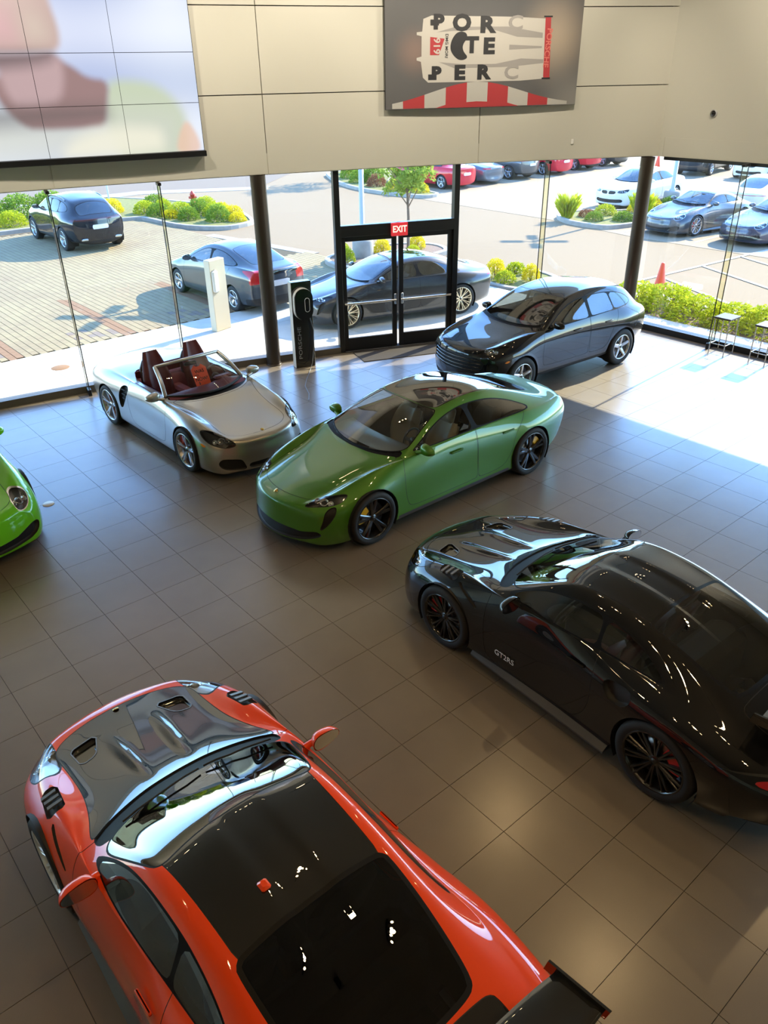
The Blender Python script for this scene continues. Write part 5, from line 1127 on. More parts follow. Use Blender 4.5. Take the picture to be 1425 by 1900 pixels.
# entrance: transom frame, two leaves, exit sign, mat
A, B_ = np.array(fpt(DJ0)[:2]), np.array(fpt(DJ1)[:2]); DL = np.linalg.norm(B_ - A); ang = math.atan2(*(B_ - A)[::-1])
dr = empty('door_1', (A[0], A[1], 0), ang); tag(dr, kind='structure')
def dbox(nm, mt, c, d, par=dr, b=.006): return MB().bbox(c, d, b).build(nm, mt, par)
dbox('jamb', 'frame_black', (0, 0, SOF / 2), (.11, .16, SOF)); dbox('jamb', 'frame_black', (DL, 0, SOF / 2), (.11, .16, SOF)); dbox('header', 'frame_black', (DL / 2, 0, 2.41), (DL - .1, .15, .21))
MB().box((DL / 2, 0, 3.02), (DL - .1, .012, 1.0)).build('transom_pane', 'pane', dr)
dbox('threshold', 'frame_black', (DL / 2, 0, .012), (DL - .1, .2, .024))
for k in (0, 1):
    c = DL / 4 + .015 if k == 0 else DL * 3 / 4 - .015; w = DL / 2 - .075; h = 2.29
    lf = empty('door_leaf', (0, 0, 0)); lf.parent = dr
    for nm, cc, dd in (('stile', (c - w / 2 + .05, 0, h / 2 + .02), (.1, .05, h)), ('stile', (c + w / 2 - .05, 0, h / 2 + .02), (.1, .05, h)), ('bottom_rail', (c, 0, .15), (w - .2, .05, .26)), ('top_rail', (c, 0, h - .03), (w - .2, .05, .1))):
        dbox(nm, 'frame_black', cc, dd, lf)
    MB().box((c, 0, 1.28), (w - .2, .012, 2.0)).build('door_pane', 'pane', lf)
    MB().tube([(c - w / 2 + .03, -.075, 1.0), (c + w / 2 - .03, -.075, 1.0)], .022, 10).build('push_bar', 'steel', lf)
    s = 1 if k == 0 else -1
    MB().bbox((c + s * (w / 2 - .05), -.05, 1.02), (.05, .06, .22), .01).build('handle_plate', 'steel', lf)
sg = empty('exit_sign', (A[0] + (B_ - A)[0] * .5, A[1] + (B_ - A)[1] * .5, 2.40), ang); tag(sg, 'red EXIT sign hanging on the door header', 'sign')
MB().bbox((0, -.13, 0), (.34, .05, .25), .008).build('housing', 'sign_red', sg); MB().box((0, -.07, .09), (.1, .12, .05)).build('bracket', 'frame_black', sg)
link('lettering', text_mesh('EXIT', .17, .003, bold=.004, sx=.85), 'sign_white', sg, (0, -.157, .0), (math.pi / 2, 0, 0))
mt_ = MB(); mt_.prism([(6.45, 2.22), (6.25, 1.60), (8.05, .85), (8.45, 1.42)], .001, .012); o = mt_.build('floor_mat', 'mat_dark'); tag(o, 'dark flat entrance mat inside the double doors', 'mat')

# ceiling lamps: track heads in clusters and luminous panels over the mezzanine
def lamp_cluster(x, y, n, rz, k, power, aim=None):
    r_ = empty('track_light', (x, y, CEIL - .003), rz); tag(r_, ('black ceiling track light over the hall floor, %s from the mezzanine' % ORD[k]) if k < 12 else ('black ceiling track light added to wash the %s wall, %s of its row' % (('front', ORD[k - 12]) if k < 17 else ('right', ORD[k - 17]))), 'lamp', 'ceiling track lights')
    MB().box((0, 0, -.02), (n * .22 + .1, .04, .04)).build('track', 'lamp_body', r_)
    for q in range(n):
        xx = (q - (n - 1) / 2) * .22
        h = MB().lathe([(.0, -.10), (.045, -.10), (.05, -.12), (.05, -.30)], 14, c=(xx, 0, 0)).build('lamp_head', 'lamp_body', r_)
        MB().lathe([(0, -.285), (.044, -.285)], 14, c=(xx, 0, 0)).build('lamp_disc', 'lamp_emit', h)
    l = bpy.data.lights.new('track_lamp', 'SPOT'); l.energy = power; l.spot_size = 2.2; l.spot_blend = .6; l.color = (1, .67, .32) if aim is None else (1, .90, .74); l.shadow_soft_size = .07
    lo = bpy.data.objects.new('lamp_light', l); COL.objects.link(lo); lo.parent = r_; lo.location = (0, 0, -.36)
    if aim is not None: d = Matrix.Rotation(-rz, 3, 'Z') @ Vector((aim[0] - x, aim[1] - y, aim[2] - CEIL)); lo.rotation_euler = d.to_track_quat('-Z', 'Y').to_euler()
LAMPS = [(-3.6, -7.2, 4, .3), (-1.2, -8.6, 4, .9), (1.4, -9.6, 4, .9), (.2, -5.6, 4, .9), (3.6, -7.0, 4, .9), (-4.6, -3.6, 3, .9), (4.6, -4.2, 3, .9), (6.8, -8.2, 3, .9), (-1.0, -11.5, 4, .9), (3.5, -12.0, 4, .9)]
for k, (x, y, n_, rz) in enumerate(LAMPS): lamp_cluster(x, y, n_, rz, k, 76)
for k, x in enumerate((-1.2, 1.6, 4.4, 7.2, 9.8)):   # heads added to brighten the front wall panels
    q = fpt(x, -2.6); a = fpt(x, -.1, 4.9); lamp_cluster(q[0], q[1], 3, math.atan(FS(x)), k + 12, 250, a)
for k, y in enumerate((-3.2, -6.4)): lamp_cluster(WX - 2.6, y, 3, math.pi / 2, k + 17, 230, (WX, y, 5.2))  # two more washers, added to brighten the upper right wall
# ---------------------------------------------------------------- outside
GZ = -.06
def flat(name, poly, z0, z1, mt, **kw):
    o = MB().prism(poly, z0, z1).build(name, mt); tag(o, **kw); return o
flat('ground_asphalt', [(-40, 4), (-40, 90), (110, 90), (110, -40), (12.6, -40), (12.6, -.4), (11.5, .6), (9, 1.8), (5, 3.2), (0, 4.35), (-6, 4.6), (-40, 4.6)], GZ - .3, GZ - .02, 'asphalt', kind='structure')
flat('ground_road', [(-40, 29.5), (14.4, 29.6), (19.3, 26.2), (60, 60), (60, 89), (-40, 89)], GZ - .02, GZ - .012, 'asphalt_road', kind='structure')
flat('ground_parking', [(22.6, 17.2), (24.6, 24), (90, 24), (90, -30), (21.5, -30), (21.6, 5.5), (22.4, 10)], GZ - .02, GZ - .010, 'asphalt_light', kind='structure')
# sidewalk slabs along the front
sw = tag(MB().prism([(-9.9, 6.78), (12.8, 6.78), (12.8, -.3)] + [(x, FX(x) + .09) for x in np.linspace(12.4, -9.9, 40)], -.2, -.045).build('sidewalk', 'grout'), kind='structure')
for i in range(-7, 9):
    for j in range(0, 6):
        x0, y0 = i * 1.52 - .1, -.82 + j * 1.52; pl = [(x0 + .004, y0 + .004), (x0 + 1.516, y0 + .004), (x0 + 1.516, y0 + 1.516), (x0 + .004, y0 + 1.516)]
        for fn in (lambda p: p[1] - FX(p[0]) - .10, lambda p: 6.775 - p[1], lambda p: 12.79 - p[0]):
            o = []
            for a, b in zip(pl, pl[1:] + pl[:1]):
                fa, fb = fn(a), fn(b)
                if fa > 0: o.append(a)
                if fa * fb < 0: t = fa / (fa - fb); o.append((a[0] + t * (b[0] - a[0]), a[1] + t * (b[1] - a[1])))
            pl = o
            if len(pl) < 3: break
        if len(pl) > 2: MB().prism(pl, -.05, -.03).build('paving_slab', 'concrete', sw)
sl = MB().lathe([(0, -.026), (.17, -.026), (.18, -.03)], 28, c=(1.56, 5.63, 0)).build('manhole_cover', 'paver_red'); tag(sl, 'round tan utility cover in the pale sidewalk', 'manhole cover')
sl = MB().box((3.55, 4.95, -.022), (1.5, .18, .016), -.04).build('drain_grate', 'pole_grey'); tag(sl, 'grey slotted drain grate in sidewalk behind the convertible', 'drain')
# paver field: single pavers near the building, the rest joined
pv = flat('paving_bricks', [(-14, 6.80), (12.0, 6.80), (12.0, 11.2), (11.0, 16.9), (11.0, 22.0), (-14, 22.2)], GZ - .1, GZ - .012, 'joint_sand', kind='structure')
PW, PH = .16, .12
def pbox(w, h): return MB().add([(.009, .003, 0), (w - .009, .003, 0), (w - .009, h - .003, 0), (.009, h - .003, 0), (.0, .0, -.02), (w, 0, -.02), (w, h, -.02), (0, h, -.02)], [(0, 1, 2, 3), (0, 4, 5, 1), (1, 5, 6, 2), (2, 6, 7, 3), (3, 7, 4, 0)])
pm = {}
for nm in ('paver', 'paver_red', 'paver_dark'): b = pbox(PW, PH * 2); pm[nm] = b.mesh('paver'); pm[nm].materials.append(M[nm])
prest = MB(); cand = []
base = pbox(PW, PH * 2)
for i in range(-45, 75):
    for j in range(0, 65):
        x, y = i * PW, 6.82 + j * PH * 2 + (PH if i % 2 else 0)
        if y > 21.6 or (x > 10.9 and y > 11.4) or x > 11.85: continue
        px, py, z = proj_px((x, y, GZ))
        if px < -80 or px > 700: continue
        mtn = 'paver_red' if i in (6, 7, 22, 23, 39, 40, 56, 57) and y < 11 else ('paver_dark' if (7.1 < y < 7.9 and (i % 16 in (0, 2, 3, 5)) and (j % 3 != 0)) else 'paver')
        cand.append((z, x, y, mtn))
cand.sort()
rr_ = {k: MB() for k in pm}
for k, (z, x, y, mtn) in enumerate(cand):
    if k < 300: link('paver', pm[mtn], None, pv, (x, y, GZ + .004))
    else: rr_[mtn].add([(a + x, b + y, c + GZ + .004) for a, b, c in base.v], base.f)
for mtn, mb in rr_.items():
    if mb.v: o = mb.build('paver_field', mtn, pv); tag(o, kind='stuff')

# ---- planting
def leaves(n, rad, size, mt, shape=1., seed=0, low=0.):
    r = np.random.default_rng(seed); v = []; f = []
    for k in range(n):
        d = r.normal(size=3); d /= np.linalg.norm(d); d[2] = abs(d[2]) * 1.0 - low if d[2] < 0 or low == 0 else d[2]
        p = d * np.array(rad) * (r.uniform(.55, 1.05) ** shape)
        a = r.normal(size=3) + d * .6; a /= np.linalg.norm(a); b = np.cross(a, r.normal(size=3)); b /= np.linalg.norm(b) + 1e-9
        s = size * r.uniform(.6, 1.3); i = len(v)
        v += [tuple(p - b * s * .35), tuple(p + a * s), tuple(p + b * s * .35), tuple(p - a * s * .6)]; f.append((i, i+1, i+2, i+3))
    me = bpy.data.meshes.new('foliage'); me.from_pydata(v, [], f); me.materials.append(M[mt]); me.update(); return me
def spikes(n, rad, h, mt, seed=0):
    r = np.random.default_rng(seed); v = []; f = []
    for k in range(n):
        a = r.uniform(0, 6.28); q = r.uniform(0, rad * .35); x, y = q * math.cos(a), q * math.sin(a); l = r.uniform(.5, 1) * h; t = r.uniform(.1, .7) * rad; w = .012
        i = len(v); ex, ey = x + t * math.cos(a), y + t * math.sin(a)
        v += [(x - w * math.sin(a), y + w * math.cos(a), 0), (x + w * math.sin(a), y - w * math.cos(a), 0), (x + t * .5 * math.cos(a) + w * math.sin(a), y + t * .5 * math.sin(a), l * .75), (ex, ey, l)]; f.append((i, i+1, i+2, i+3))
    me = bpy.data.meshes.new('foliage'); me.from_pydata(v, [], f); me.materials.append(M[mt]); me.update(); return me
BUSH = {}
def bush(kind, seed, mt):
    k = (kind, seed % 3, mt)
    if k not in BUSH:
        BUSH[k] = spikes(340, .55, .75, mt, seed) if kind == 'grass' else leaves(1500 if kind == 'fine' else 700, (.5, .5, .55), .05 if kind == 'fine' else .085, mt, .6, seed % 3)
    return BUSH[k]
def shrub(x, y, s, h, mt, label, kind='bush', group=None, seed=0, z=GZ + .1):
    r_ = empty('shrub' if kind != 'grass' else 'ornamental_grass', (x, y, z), seed * 1.3); tag(r_, label, 'shrub' if kind != 'grass' else 'grass', group)
    link('foliage', bush(kind, seed, mt), None, r_, scale=(s, s, h))
    st = MB()
    for q in range(4): a = q * 1.6; st.tube([(0, 0, -.12), (.12 * s * math.cos(a), .12 * s * math.sin(a), .3 * h)], [.02, .012], 5)
    st.build('stem', 'bark', r_)
def island(name, poly, label, fill='mulch', h=.13):
    r_ = empty(name, (poly[0][0], poly[0][1], GZ)); tag(r_, label, 'planter')
    P = chaikin([(a, b) for a, b in poly], 2, .3); c = P.mean(0); inn = [(a + (c[0] - a) * .0, b) for a, b in P]
    # kerb ring
    n = len(P); d = np.roll(P, -1, 0) - np.roll(P, 1, 0); d /= np.linalg.norm(d, axis=1)[:, None] + 1e-9; nr = np.stack([d[:, 1], -d[:, 0]], 1)
    ar = .5 * np.sum(P[:, 0] * np.roll(P[:, 1], -1) - np.roll(P[:, 0], -1) * P[:, 1])
    if ar > 0: nr = -nr
    I = P + nr * .16; o0 = r_.location
    mb = MB(); rows = []
    for k in list(range(n)) + [0]:
        a, b = P[k], I[k]; rows.append([(a[0] - o0.x, a[1] - o0.y, -.05), (a[0] - o0.x, a[1] - o0.y, h - .02), (a[0] * .93 + b[0] * .07 - o0.x, a[1] * .93 + b[1] * .07 - o0.y, h), (b[0] - o0.x, b[1] - o0.y, h), (b[0] - o0.x, b[1] - o0.y, -.05)])
    mb.grid(rows, smooth=False); link('kerb', recalc(mb.mesh('kerb')), 'kerb', r_)
    MB().prism([(a - o0.x, b - o0.y) for a, b in I], -.04, h - .03).build('soil', fill, r_)
    return r_
# hedge bed outside the right window
island('planting_bed', [(13.15, 1.2), (13.15, -14), (15.2, -14), (15.2, .2), (14.4, 1.3)], 'mulched bed with a bright hedge outside the right window', h=.05)
flat('kerb_right', [(12.42, -.3), (13.15, .4), (13.15, -14), (12.42, -14)], GZ - .1, .03, 'concrete', kind='structure')
for k in range(8):
    shrub(14.0 + .12 * math.sin(k * 2.1), .45 - k * .85, 1.45, 1.0 + .12 * math.sin(k * 1.7), 'leaf_lime', 'bright lime-green hedge bush, %s from the left outside the right window' % ORD[k], 'fine', 'hedge outside right window', k, -.02)
# yellow bed beside the grey sedan
island('planting_bed', [(12.85, 5.2), (12.9, 3.0), (14.6, 2.8), (15.2, 4.4), (14.2, 5.6)], 'small mulched bed right of the grey sedan outside', 'soil_green', .08)
shrub(13.5, 4.65, .62, .9, 'leaf_yellow', 'round golden-yellow shrub right of the grey sedan', 'fine', None, 1); shrub(13.95, 3.75, .5, .75, 'leaf_yellow', 'smaller golden shrub nearer the black SUV', 'fine', None, 2)
shrub(13.3, 4.1, .6, .5, 'leaf_lime', 'low green shrub between the two golden shrubs', 'bush', None, 0); shrub(14.3, 4.6, .6, .5, 'leaf_lime', 'low green shrub behind the larger golden shrub', 'bush', None, 1)
# pole and tree island
island('planting_bed', [(11.3, 9.9), (11.0, 8.4), (12.2, 7.8), (15.2, 8.0), (15.6, 9.2), (14.6, 10.3), (12.4, 10.4)], 'kerbed island with lamp post and young tree behind doors', 'mulch')
for k, (x, y, s, h, mt, d) in enumerate([(11.75, 9.15, .55, .75, 'leaf_lime', 'left of the lamp post base'), (13.3, 9.3, .6, .8, 'leaf_yellow', 'between lamp post and young tree'), (14.6, 9.1, .6, .8, 'leaf_yellow', 'right of the young tree'), (13.9, 8.5, .5, .5, 'leaf_lime', 'in front of the young tree'), (12.2, 9.9, .5, .7, 'leaf_lime', 'behind the lamp post base')]):
    shrub(x, y, s, h, mt, 'yellow-green shrub in the kerbed island, ' + d, 'fine', None, k)
# left islands
island('planting_bed', [(-9, 22.2), (-9, 28.4), (12.4, 28.2), (14.3, 24.4), (14.9, 20.6), (13.7, 17.3), (12.2, 16.9), (11.0, 18.4), (10.9, 21.6), (7, 22.3)], 'long kerbed bed of shrubs behind the parked navy SUV', 'soil_green')
k = 0
for x in np.arange(-1.5, 8.6, 1.25):
    shrub(x, 24.9, 1.7, 1.7, 'leaf_green', 'rounded green hedge bush, %s from the left behind the navy SUV' % ORD[k % 12], 'fine', 'hedge behind navy SUV', k); k += 1
for q, (x, y, s, h, mt, d) in enumerate([(11.6, 21.4, 1.0, .9, 'leaf_green', 'at the left end of the round island'), (12.0, 19.6, .9, .9, 'leaf_green', 'at the front of the round island'), (12.7, 18.5, 1.0, 1.1, 'leaf_green', 'in the middle of the round island'), (13.6, 18.9, .9, .8, 'leaf_yellow', 'yellow one near the island tip'), (13.0, 20.6, 1.0, 1.1, 'leaf_green', 'tall one behind the middle'), (13.9, 20.3, .8, .7, 'leaf_yellow', 'yellow one at the back right'), (12.3, 22.3, .8, .9, 'leaf_lime', 'lime one before the red hydrant'), (10.6, 23.6, .9, 1.0, 'leaf_yellow', 'yellow one beside the thin post'), (9.2, 25.5, .8, 1.0, 'leaf_yellow', 'spiky-looking one above the navy SUV'), (5.0, 23.3, 1.2, 1.0, 'leaf_lime', 'low one at the left frame edge'), (6.4, 23.4, 1.2, 1.0, 'leaf_lime', 'low one left of the navy SUV'), (11.5, 22.4, 1.0, .9, 'leaf_lime', 'lime one left of the hydrant'), (12.2, 20.6, 1.1, 1.0, 'leaf_lime', 'broad lime one in the island middle'), (13.3, 19.7, 1.1, .9, 'leaf_lime', 'broad lime one right of the middle'), (13.2, 17.9, .7, .6, 'leaf_yellow', 'small yellow one at the front tip'), (13.9, 21.6, 1.0, .9, 'leaf_lime', 'lime one just below the hydrant'), (11.7, 20.5, .8, .6, 'leaf_yellow', 'small yellow one on the left rim'), (9.9, 24.6, 1.2, 1.0, 'leaf_green', 'dark one right of the navy SUV roof'), (12.6, 23.8, 1.1, .9, 'leaf_green', 'dark one behind the hydrant')]):
    shrub(x, y, s, h, mt, 'leafy shrub in the kerbed bed, ' + d, 'fine', None, q)
hy = empty('fire_hydrant', (14.0, 22.9, GZ)); tag(hy, 'small red fire hydrant behind the round shrub island', 'hydrant')
MB().lathe([(.14, 0), (.14, .04), (.09, .06), (.09, .5), (.11, .5), (.11, .55), (.08, .62), (.03, .68), (0, .7)], 14).build('barrel', 'hydrant_red', hy); MB().tube([(-.17, 0, .42), (.17, 0, .42)], .05, 8).build('outlet', 'hydrant_red', hy)
po = empty('sign_post', (10.85, 24.4, GZ)); tag(po, 'thin grey post in the shrub bed near navy SUV', 'post'); MB().tube([(0, 0, 0), (0, 0, 3.6)], .04, 8).build('pole', 'pole_grey', po); MB().lathe([(.09, .1), (.09, .16), (.04, .2)], 10).build('base', 'pole_grey', po)
# far tree island
island('planting_bed', [(22.8, 17.3), (22.2, 20.5), (22.9, 24.0), (25, 28), (30, 29), (30, 26), (26, 23.6), (24.4, 21.5), (24.0, 17.5)], 'long kerbed planting strip before the far parked cars', 'soil_green')
for q, (x, y, s, h, mt) in enumerate([(23.6, 18.6, .9, .8, 'leaf_yellow'), (23.5, 20.2, 1.0, .9, 'leaf_yellow'), (23.6, 21.8, 1.0, 1.0, 'leaf_red'), (24.0, 23.6, 1.2, 1.2, 'leaf_green'), (24.9, 25.4, 1.3, 1.3, 'leaf_green'), (26.2, 26.9, 1.3, 1.3, 'leaf_yellow'), (24.6, 23.2, 1.1, 1.5, 'leaf_green'), (23.3, 19.4, .9, 1.2, 'leaf_green')]):
    shrub(x, y, s, h, mt, 'shrub in the far planting strip, %s from its right end' % ORD[q], 'fine', 'far strip shrubs', q)
# right island with grasses
island('planting_bed', [(22.0, 7.0), (22.0, 8.9), (22.9, 10.1), (24.6, 10.0), (25.6, 8.7), (29.6, 8.7), (29.6, 7.4), (24, 6.5)], 'kerbed island with grasses in front of white sedan', 'soil_green')
for q, (x, y, s, h, mt, kd) in enumerate([(22.7, 9.3, 1.1, 1.2, 'leaf_lime', 'grass'), (22.9, 8.2, .7, .6, 'leaf_green', 'fine'), (23.6, 7.4, .8, .6, 'leaf_green', 'fine'), (24.3, 8.7, .9, .7, 'leaf_lime', 'fine'), (24.9, 7.5, 1.1, 1.2, 'leaf_lime', 'grass'), (25.8, 8.2, .9, .7, 'leaf_yellow', 'fine'), (26.9, 8.4, 1.0, .8, 'leaf_yellow', 'fine'), (23.4, 8.9, .7, .5, 'leaf_red', 'fine'), (27.8, 8.0, .9, .7, 'leaf_green', 'fine')]):
    shrub(x, y, s, h, mt, ('spiky grass clump' if kd == 'grass' else 'low shrub') + ' in the island before the white sedan, %s from its left end' % ORD[q], kd, None, q)
# trees
def tree(x, y, h, cr, mt, label, seed=0):
    r_ = empty('tree', (x, y, GZ)); tag(r_, label, 'tree'); rg = np.random.default_rng(seed)
    t = MB(); t.tube([(0, 0, 0), (.03, .02, h * .3), (-.02, .03, h * .55), (.02, 0, h * .85)], [.055, .045, .035, .015], 8)
    for k in range(7):
        a = rg.uniform(0, 6.28); z0 = h * rg.uniform(.35, .6); e = (cr * .7 * math.cos(a), cr * .7 * math.sin(a), z0 + h * .22); t.tube([(0, 0, z0), e], [.022, .008], 5)
    t.build('trunk', 'bark', r_)
    v = []; f = []
    for k in range(26):
        a = rg.uniform(0, 6.28); q = cr * rg.uniform(.0, .8) ** .7; zc = h * rg.uniform(.48, .92); q *= 1 - .5 * abs(zc / h - .66) / .3
        me = leaves(130, (cr * .36, cr * .36, cr * .34), .1, mt, .6, seed * 50 + k, .0)
        i = len(v); v += [(p.co.x + q * math.cos(a), p.co.y + q * math.sin(a), p.co.z + zc) for p in me.vertices]; f += [tuple(w + i for w in p.vertices) for p in me.polygons]; bpy.data.meshes.remove(me)
    me = bpy.data.meshes.new('crown'); me.from_pydata(v, [], f); me.update(); link('crown', me, mt, r_)
tree(14.1, 8.95, 3.75, 1.0, 'leaf_tree', 'young light-green tree seen above the entrance doors', 3)
tree(26.0, 25.4, 4.5, 1.7, 'leaf_green', 'bushy green tree in the far planting strip', 5)
# lamp posts with four heads
def post(x, y, h, label):
    r_ = empty('lamp_post', (x, y, GZ)); tag(r_, label, 'lamp post')
    MB().lathe([(.33, 0), (.33, .55), (.30, .62), (0, .62)], 20).build('footing', 'kerb', r_); MB().lathe([(.13, .62), (.13, .68), (.085, .70), (.07, h), (0, h)], 14).build('pole', 'pole_grey', r_)
    for k in range(4):
        a = math.pi / 4 + k * math.pi / 2; b = MB(); b.bbox((.75, 0, 0), (.75, .34, .09), .02); b.tube([(0, 0, 0), (.42, 0, 0)], .03, 6)
        link('lamp_head', b.mesh('lamp_head'), 'pole_grey', r_, (0, 0, h - .06), (0, 0, a))
post(12.6, 9.4, 5.6, 'grey lamp post on concrete footing behind the doors'); post(28.3, 8.3, 6.1, 'grey lamp post beside the white sedan outside')
# traffic cones
for x, y, lb in ((15.8, .9, 'orange traffic cone behind the lime hedge'), (39.9, 16.3, 'orange traffic cone far off behind the white sedan')):
    r_ = empty('traffic_cone', (x, y, GZ)); tag(r_, lb, 'cone'); MB().lathe([(.16, .03), (.05, .68), (.03, .70), (0, .70)], 18).build('cone', 'cone_orange', r_); MB().bbox((0, 0, .018), (.38, .38, .036), .01).build('base', 'cone_orange', r_)
# painted hatch lines on the drive
for (a, b) in (((15.2, .2), (16.2, 2.0)), ((15.8, 1.9), (26.0, 1.1)), ((17.2, 1.8), (14.8, -3.2)), ((19.2, 1.6), (16.8, -3.6)), ((21.2, 1.45), (18.8, -3.8)), ((23.4, 1.3), (21.0, -4.0))):
    d = np.array(b) - a; L = np.linalg.norm(d); o = MB().box(((a[0] + b[0]) / 2, (a[1] + b[1]) / 2, GZ - .006), (L, .12, .006), math.atan2(d[1], d[0])).build('road_marking', 'line_white'); tag(o, kind='structure')
for x in np.arange(26, 44, 2.85): o = MB().box((x - 1.4, 20.4, GZ - .006), (.1, 5, .006)).build('road_marking', 'line_white'); tag(o, kind='structure')
for y in (6.35, 3.6, .9): o = MB().box((24.6, y, GZ - .006), (4.8, .1, .006)).build('road_marking', 'line_white'); tag(o, kind='structure')
# kerb along the drive and pale gutter strip
for pl in ([(11.8, 11.2), (12.2, 11.2), (11.4, 16.6), (11.0, 16.6)], [(-9, 28.6), (14.3, 28.6), (19.5, 25.6), (20.3, 26.4), (14.6, 29.8), (-9, 29.8)]):
    flat('ground_gutter', pl, GZ - .05, GZ + .0, 'kerb', kind='structure')
# charging pillar outside
cpil = empty('charging_pillar', (5.36, 5.72, -.03), .25); tag(cpil, 'pale tan charging pillar standing on the sidewalk', 'charger')
MB().bbox((0, 0, .79), (.46, .18, 1.58), .012).build('body', 'charger_tan', cpil); MB().bbox((-.12, -.10, 1.12), (.16, .10, .5), .04).build('charging_unit', 'white_plastic', cpil)
link('lettering', text_mesh('PORSCHE', .05, .001), 'letter_grey', cpil, (.05, -.0865, 1.25), (math.pi / 2, math.pi / 2, 0))
# parked cars
G2 = GZ - .012
make_car('taycan', 'parked_car', 'grey four-door sports sedan parked outside the doors', (9.15, 4.15, -.03), 2.844, dict(paint='paint_grey', roof='roof_glass', seat='leather_dark'), 2, 'rim_gold', 'cal_black', spokes=spokes_twin(9, .12, .022, .02, hubgap=.06))
make_car('prius', 'parked_car', 'grey-blue liftback parked beside the tan charging pillar', (7.24, 8.3, GZ), 1.60, dict(paint='paint_prius', seat='leather_beige'), 2, 'rim_silver')
cay, _, _ = make_car('macan', 'parked_car', 'dark navy SUV parked far left on the brick paving', (7.2, 18.95, GZ), 1.56, dict(paint='paint_navy', clad='black_matte', tail='tail_dark'), 2, 'rim_silver', scale=1.045)
for sg in (1, -1): MB().tube([(.05, sg * .655, 1.49), (-.1, sg * .64, 1.545), (-.6, sg * .63, 1.575), (-1.1, sg * .62, 1.55), (-1.35, sg * .615, 1.48)], .018, 6).build('roof_rail', 'black_gloss', cay)
for sg in (1, -1): MB().bbox((-2.30, sg * .55, .40), (.06, .22, .07), .02).build('exhaust_tip', 'steel', cay)
MB().tube([(-2.02, 0, 1.25), (-2.12, .25, 1.13)], .012, 5).build('rear_wiper', 'black_matte', cay)
make_car('sedan', 'parked_car', 'white sedan with twin kidney grille behind the grass island', (28.2, 9.8, G2), 3.13, dict(paint='paint_white'), 2, 'rim_silver')
make_911('parked_car', 'silver coupe parked first right of the grass island', (24.5, 4.9, G2), 3.0, dict(paint='paint_steel'), rs=False, lev=2, wing=False, rims='rim_silver')
make_911('parked_car', 'dark purple coupe parked at the right frame edge outside', (24.8, 2.1, G2), 2.95, dict(paint='paint_purple'), rs=False, lev=2, wing=False, rims='rim_silver')
make_car('taycan', 'parked_car', 'white sports estate seen from behind, beyond the coupes', (30.1, 5.1, G2), .05, dict(paint='paint_white'), 2)
far = [('sedan', 26.3, 'paint_red', 'leftmost red sedan in the far car row'), ('boxster', 28.6, 'paint_bluegrey', 'blue-grey roadster with red wheels in far row'), ('macan', 31.3, 'paint_steel', 'silver-grey SUV in the far car row'), ('sedan', 34.0, 'paint_red', 'bright red sedan right of the silver-grey SUV'), ('macan', 36.8, 'paint_red', 'red SUV beside the dark SUV, far row'), ('macan', 39.5, 'paint_darkgrey', 'dark grey SUV at the right of far row')]
for kd, x, pt, lb in far:
    make_car(kd, 'parked_car', lb, (x, 20.6, G2), 1.62, dict(paint=pt), 2, 'rim_silver' if kd != 'boxster' else 'cal_red', scale=.95 if kd == 'macan' else 1.)
for kd, x, y, rz, pt, lb in (('macan', 40.2, 13.6, 3.3, 'paint_grey', 'grey SUV far right behind the white sedan'), ('sedan', 40.6, 10.6, 3.3, 'paint_white', 'white saloon far right under the wall edge'), ('sedan', 40.8, 7.6, 3.3, 'paint_steel', 'grey saloon far right by the window fin')):
    make_car(kd, 'parked_car', lb, (x, y, G2), rz, dict(paint=pt), 2)
# ---------------------------------------------------------------- cars on the showroom floor
orange, so, _ = make_911('sports_car', 'orange-red track coupe with dark carbon hood, nearest the camera', (-1.90, -7.20, 0), 1.575, dict(paint='paint_orange', hood='carbon', roof='carbon', lid='carbon', rear_glass='glass_dark', wing='carbon', lamp='lamp_silver'), lev=3, rims='rim_white', cal='cal_yellow')
black, sb, _ = make_911('sports_car', 'glossy black track coupe at the right edge of the hall', (2.10, -7.05, 0), 1.545, dict(paint='paint_black', glass='glass_light', rear_glass='glass_car', seat='leather_red'), lev=3, rims='rim_black', cal='cal_red')
lime, sl_, _ = make_911('sports_car', 'lime green coupe cut off by the left edge', (-1.93, .918, 0), -1.572, dict(paint='paint_lime'), rs=False, lev=3, wing=False, rims='rim_black', cal='cal_yellow')
green, sg_, _ = make_car('taycan', 'sports_sedan', 'metallic green four-door sports sedan in the middle', (3.43, -2.91, 0), 3.134, dict(paint='paint_green', roof='roof_glass', seat='leather_beige', dash='grey_satin', glass='glass_light', glass2='glass_tint', sill='paint_steel'), 3, 'rim_black', 'cal_yellow')
macan, sm_, _ = make_car('macan', 'compact_suv', 'glossy black compact SUV beside the entrance doors', (8.56, -.96, 0), 3.075, dict(paint='paint_black', clad='black_gloss', lower='black_matte'), 3, 'rim_silver', 'cal_black', scale=.97)
box, sx_, _ = make_car('boxster', 'convertible', 'open silver convertible with dark red interior', (2.05, .84, 0), -1.543, dict(paint='paint_silver'), 3, 'rim_silver', 'cal_red')
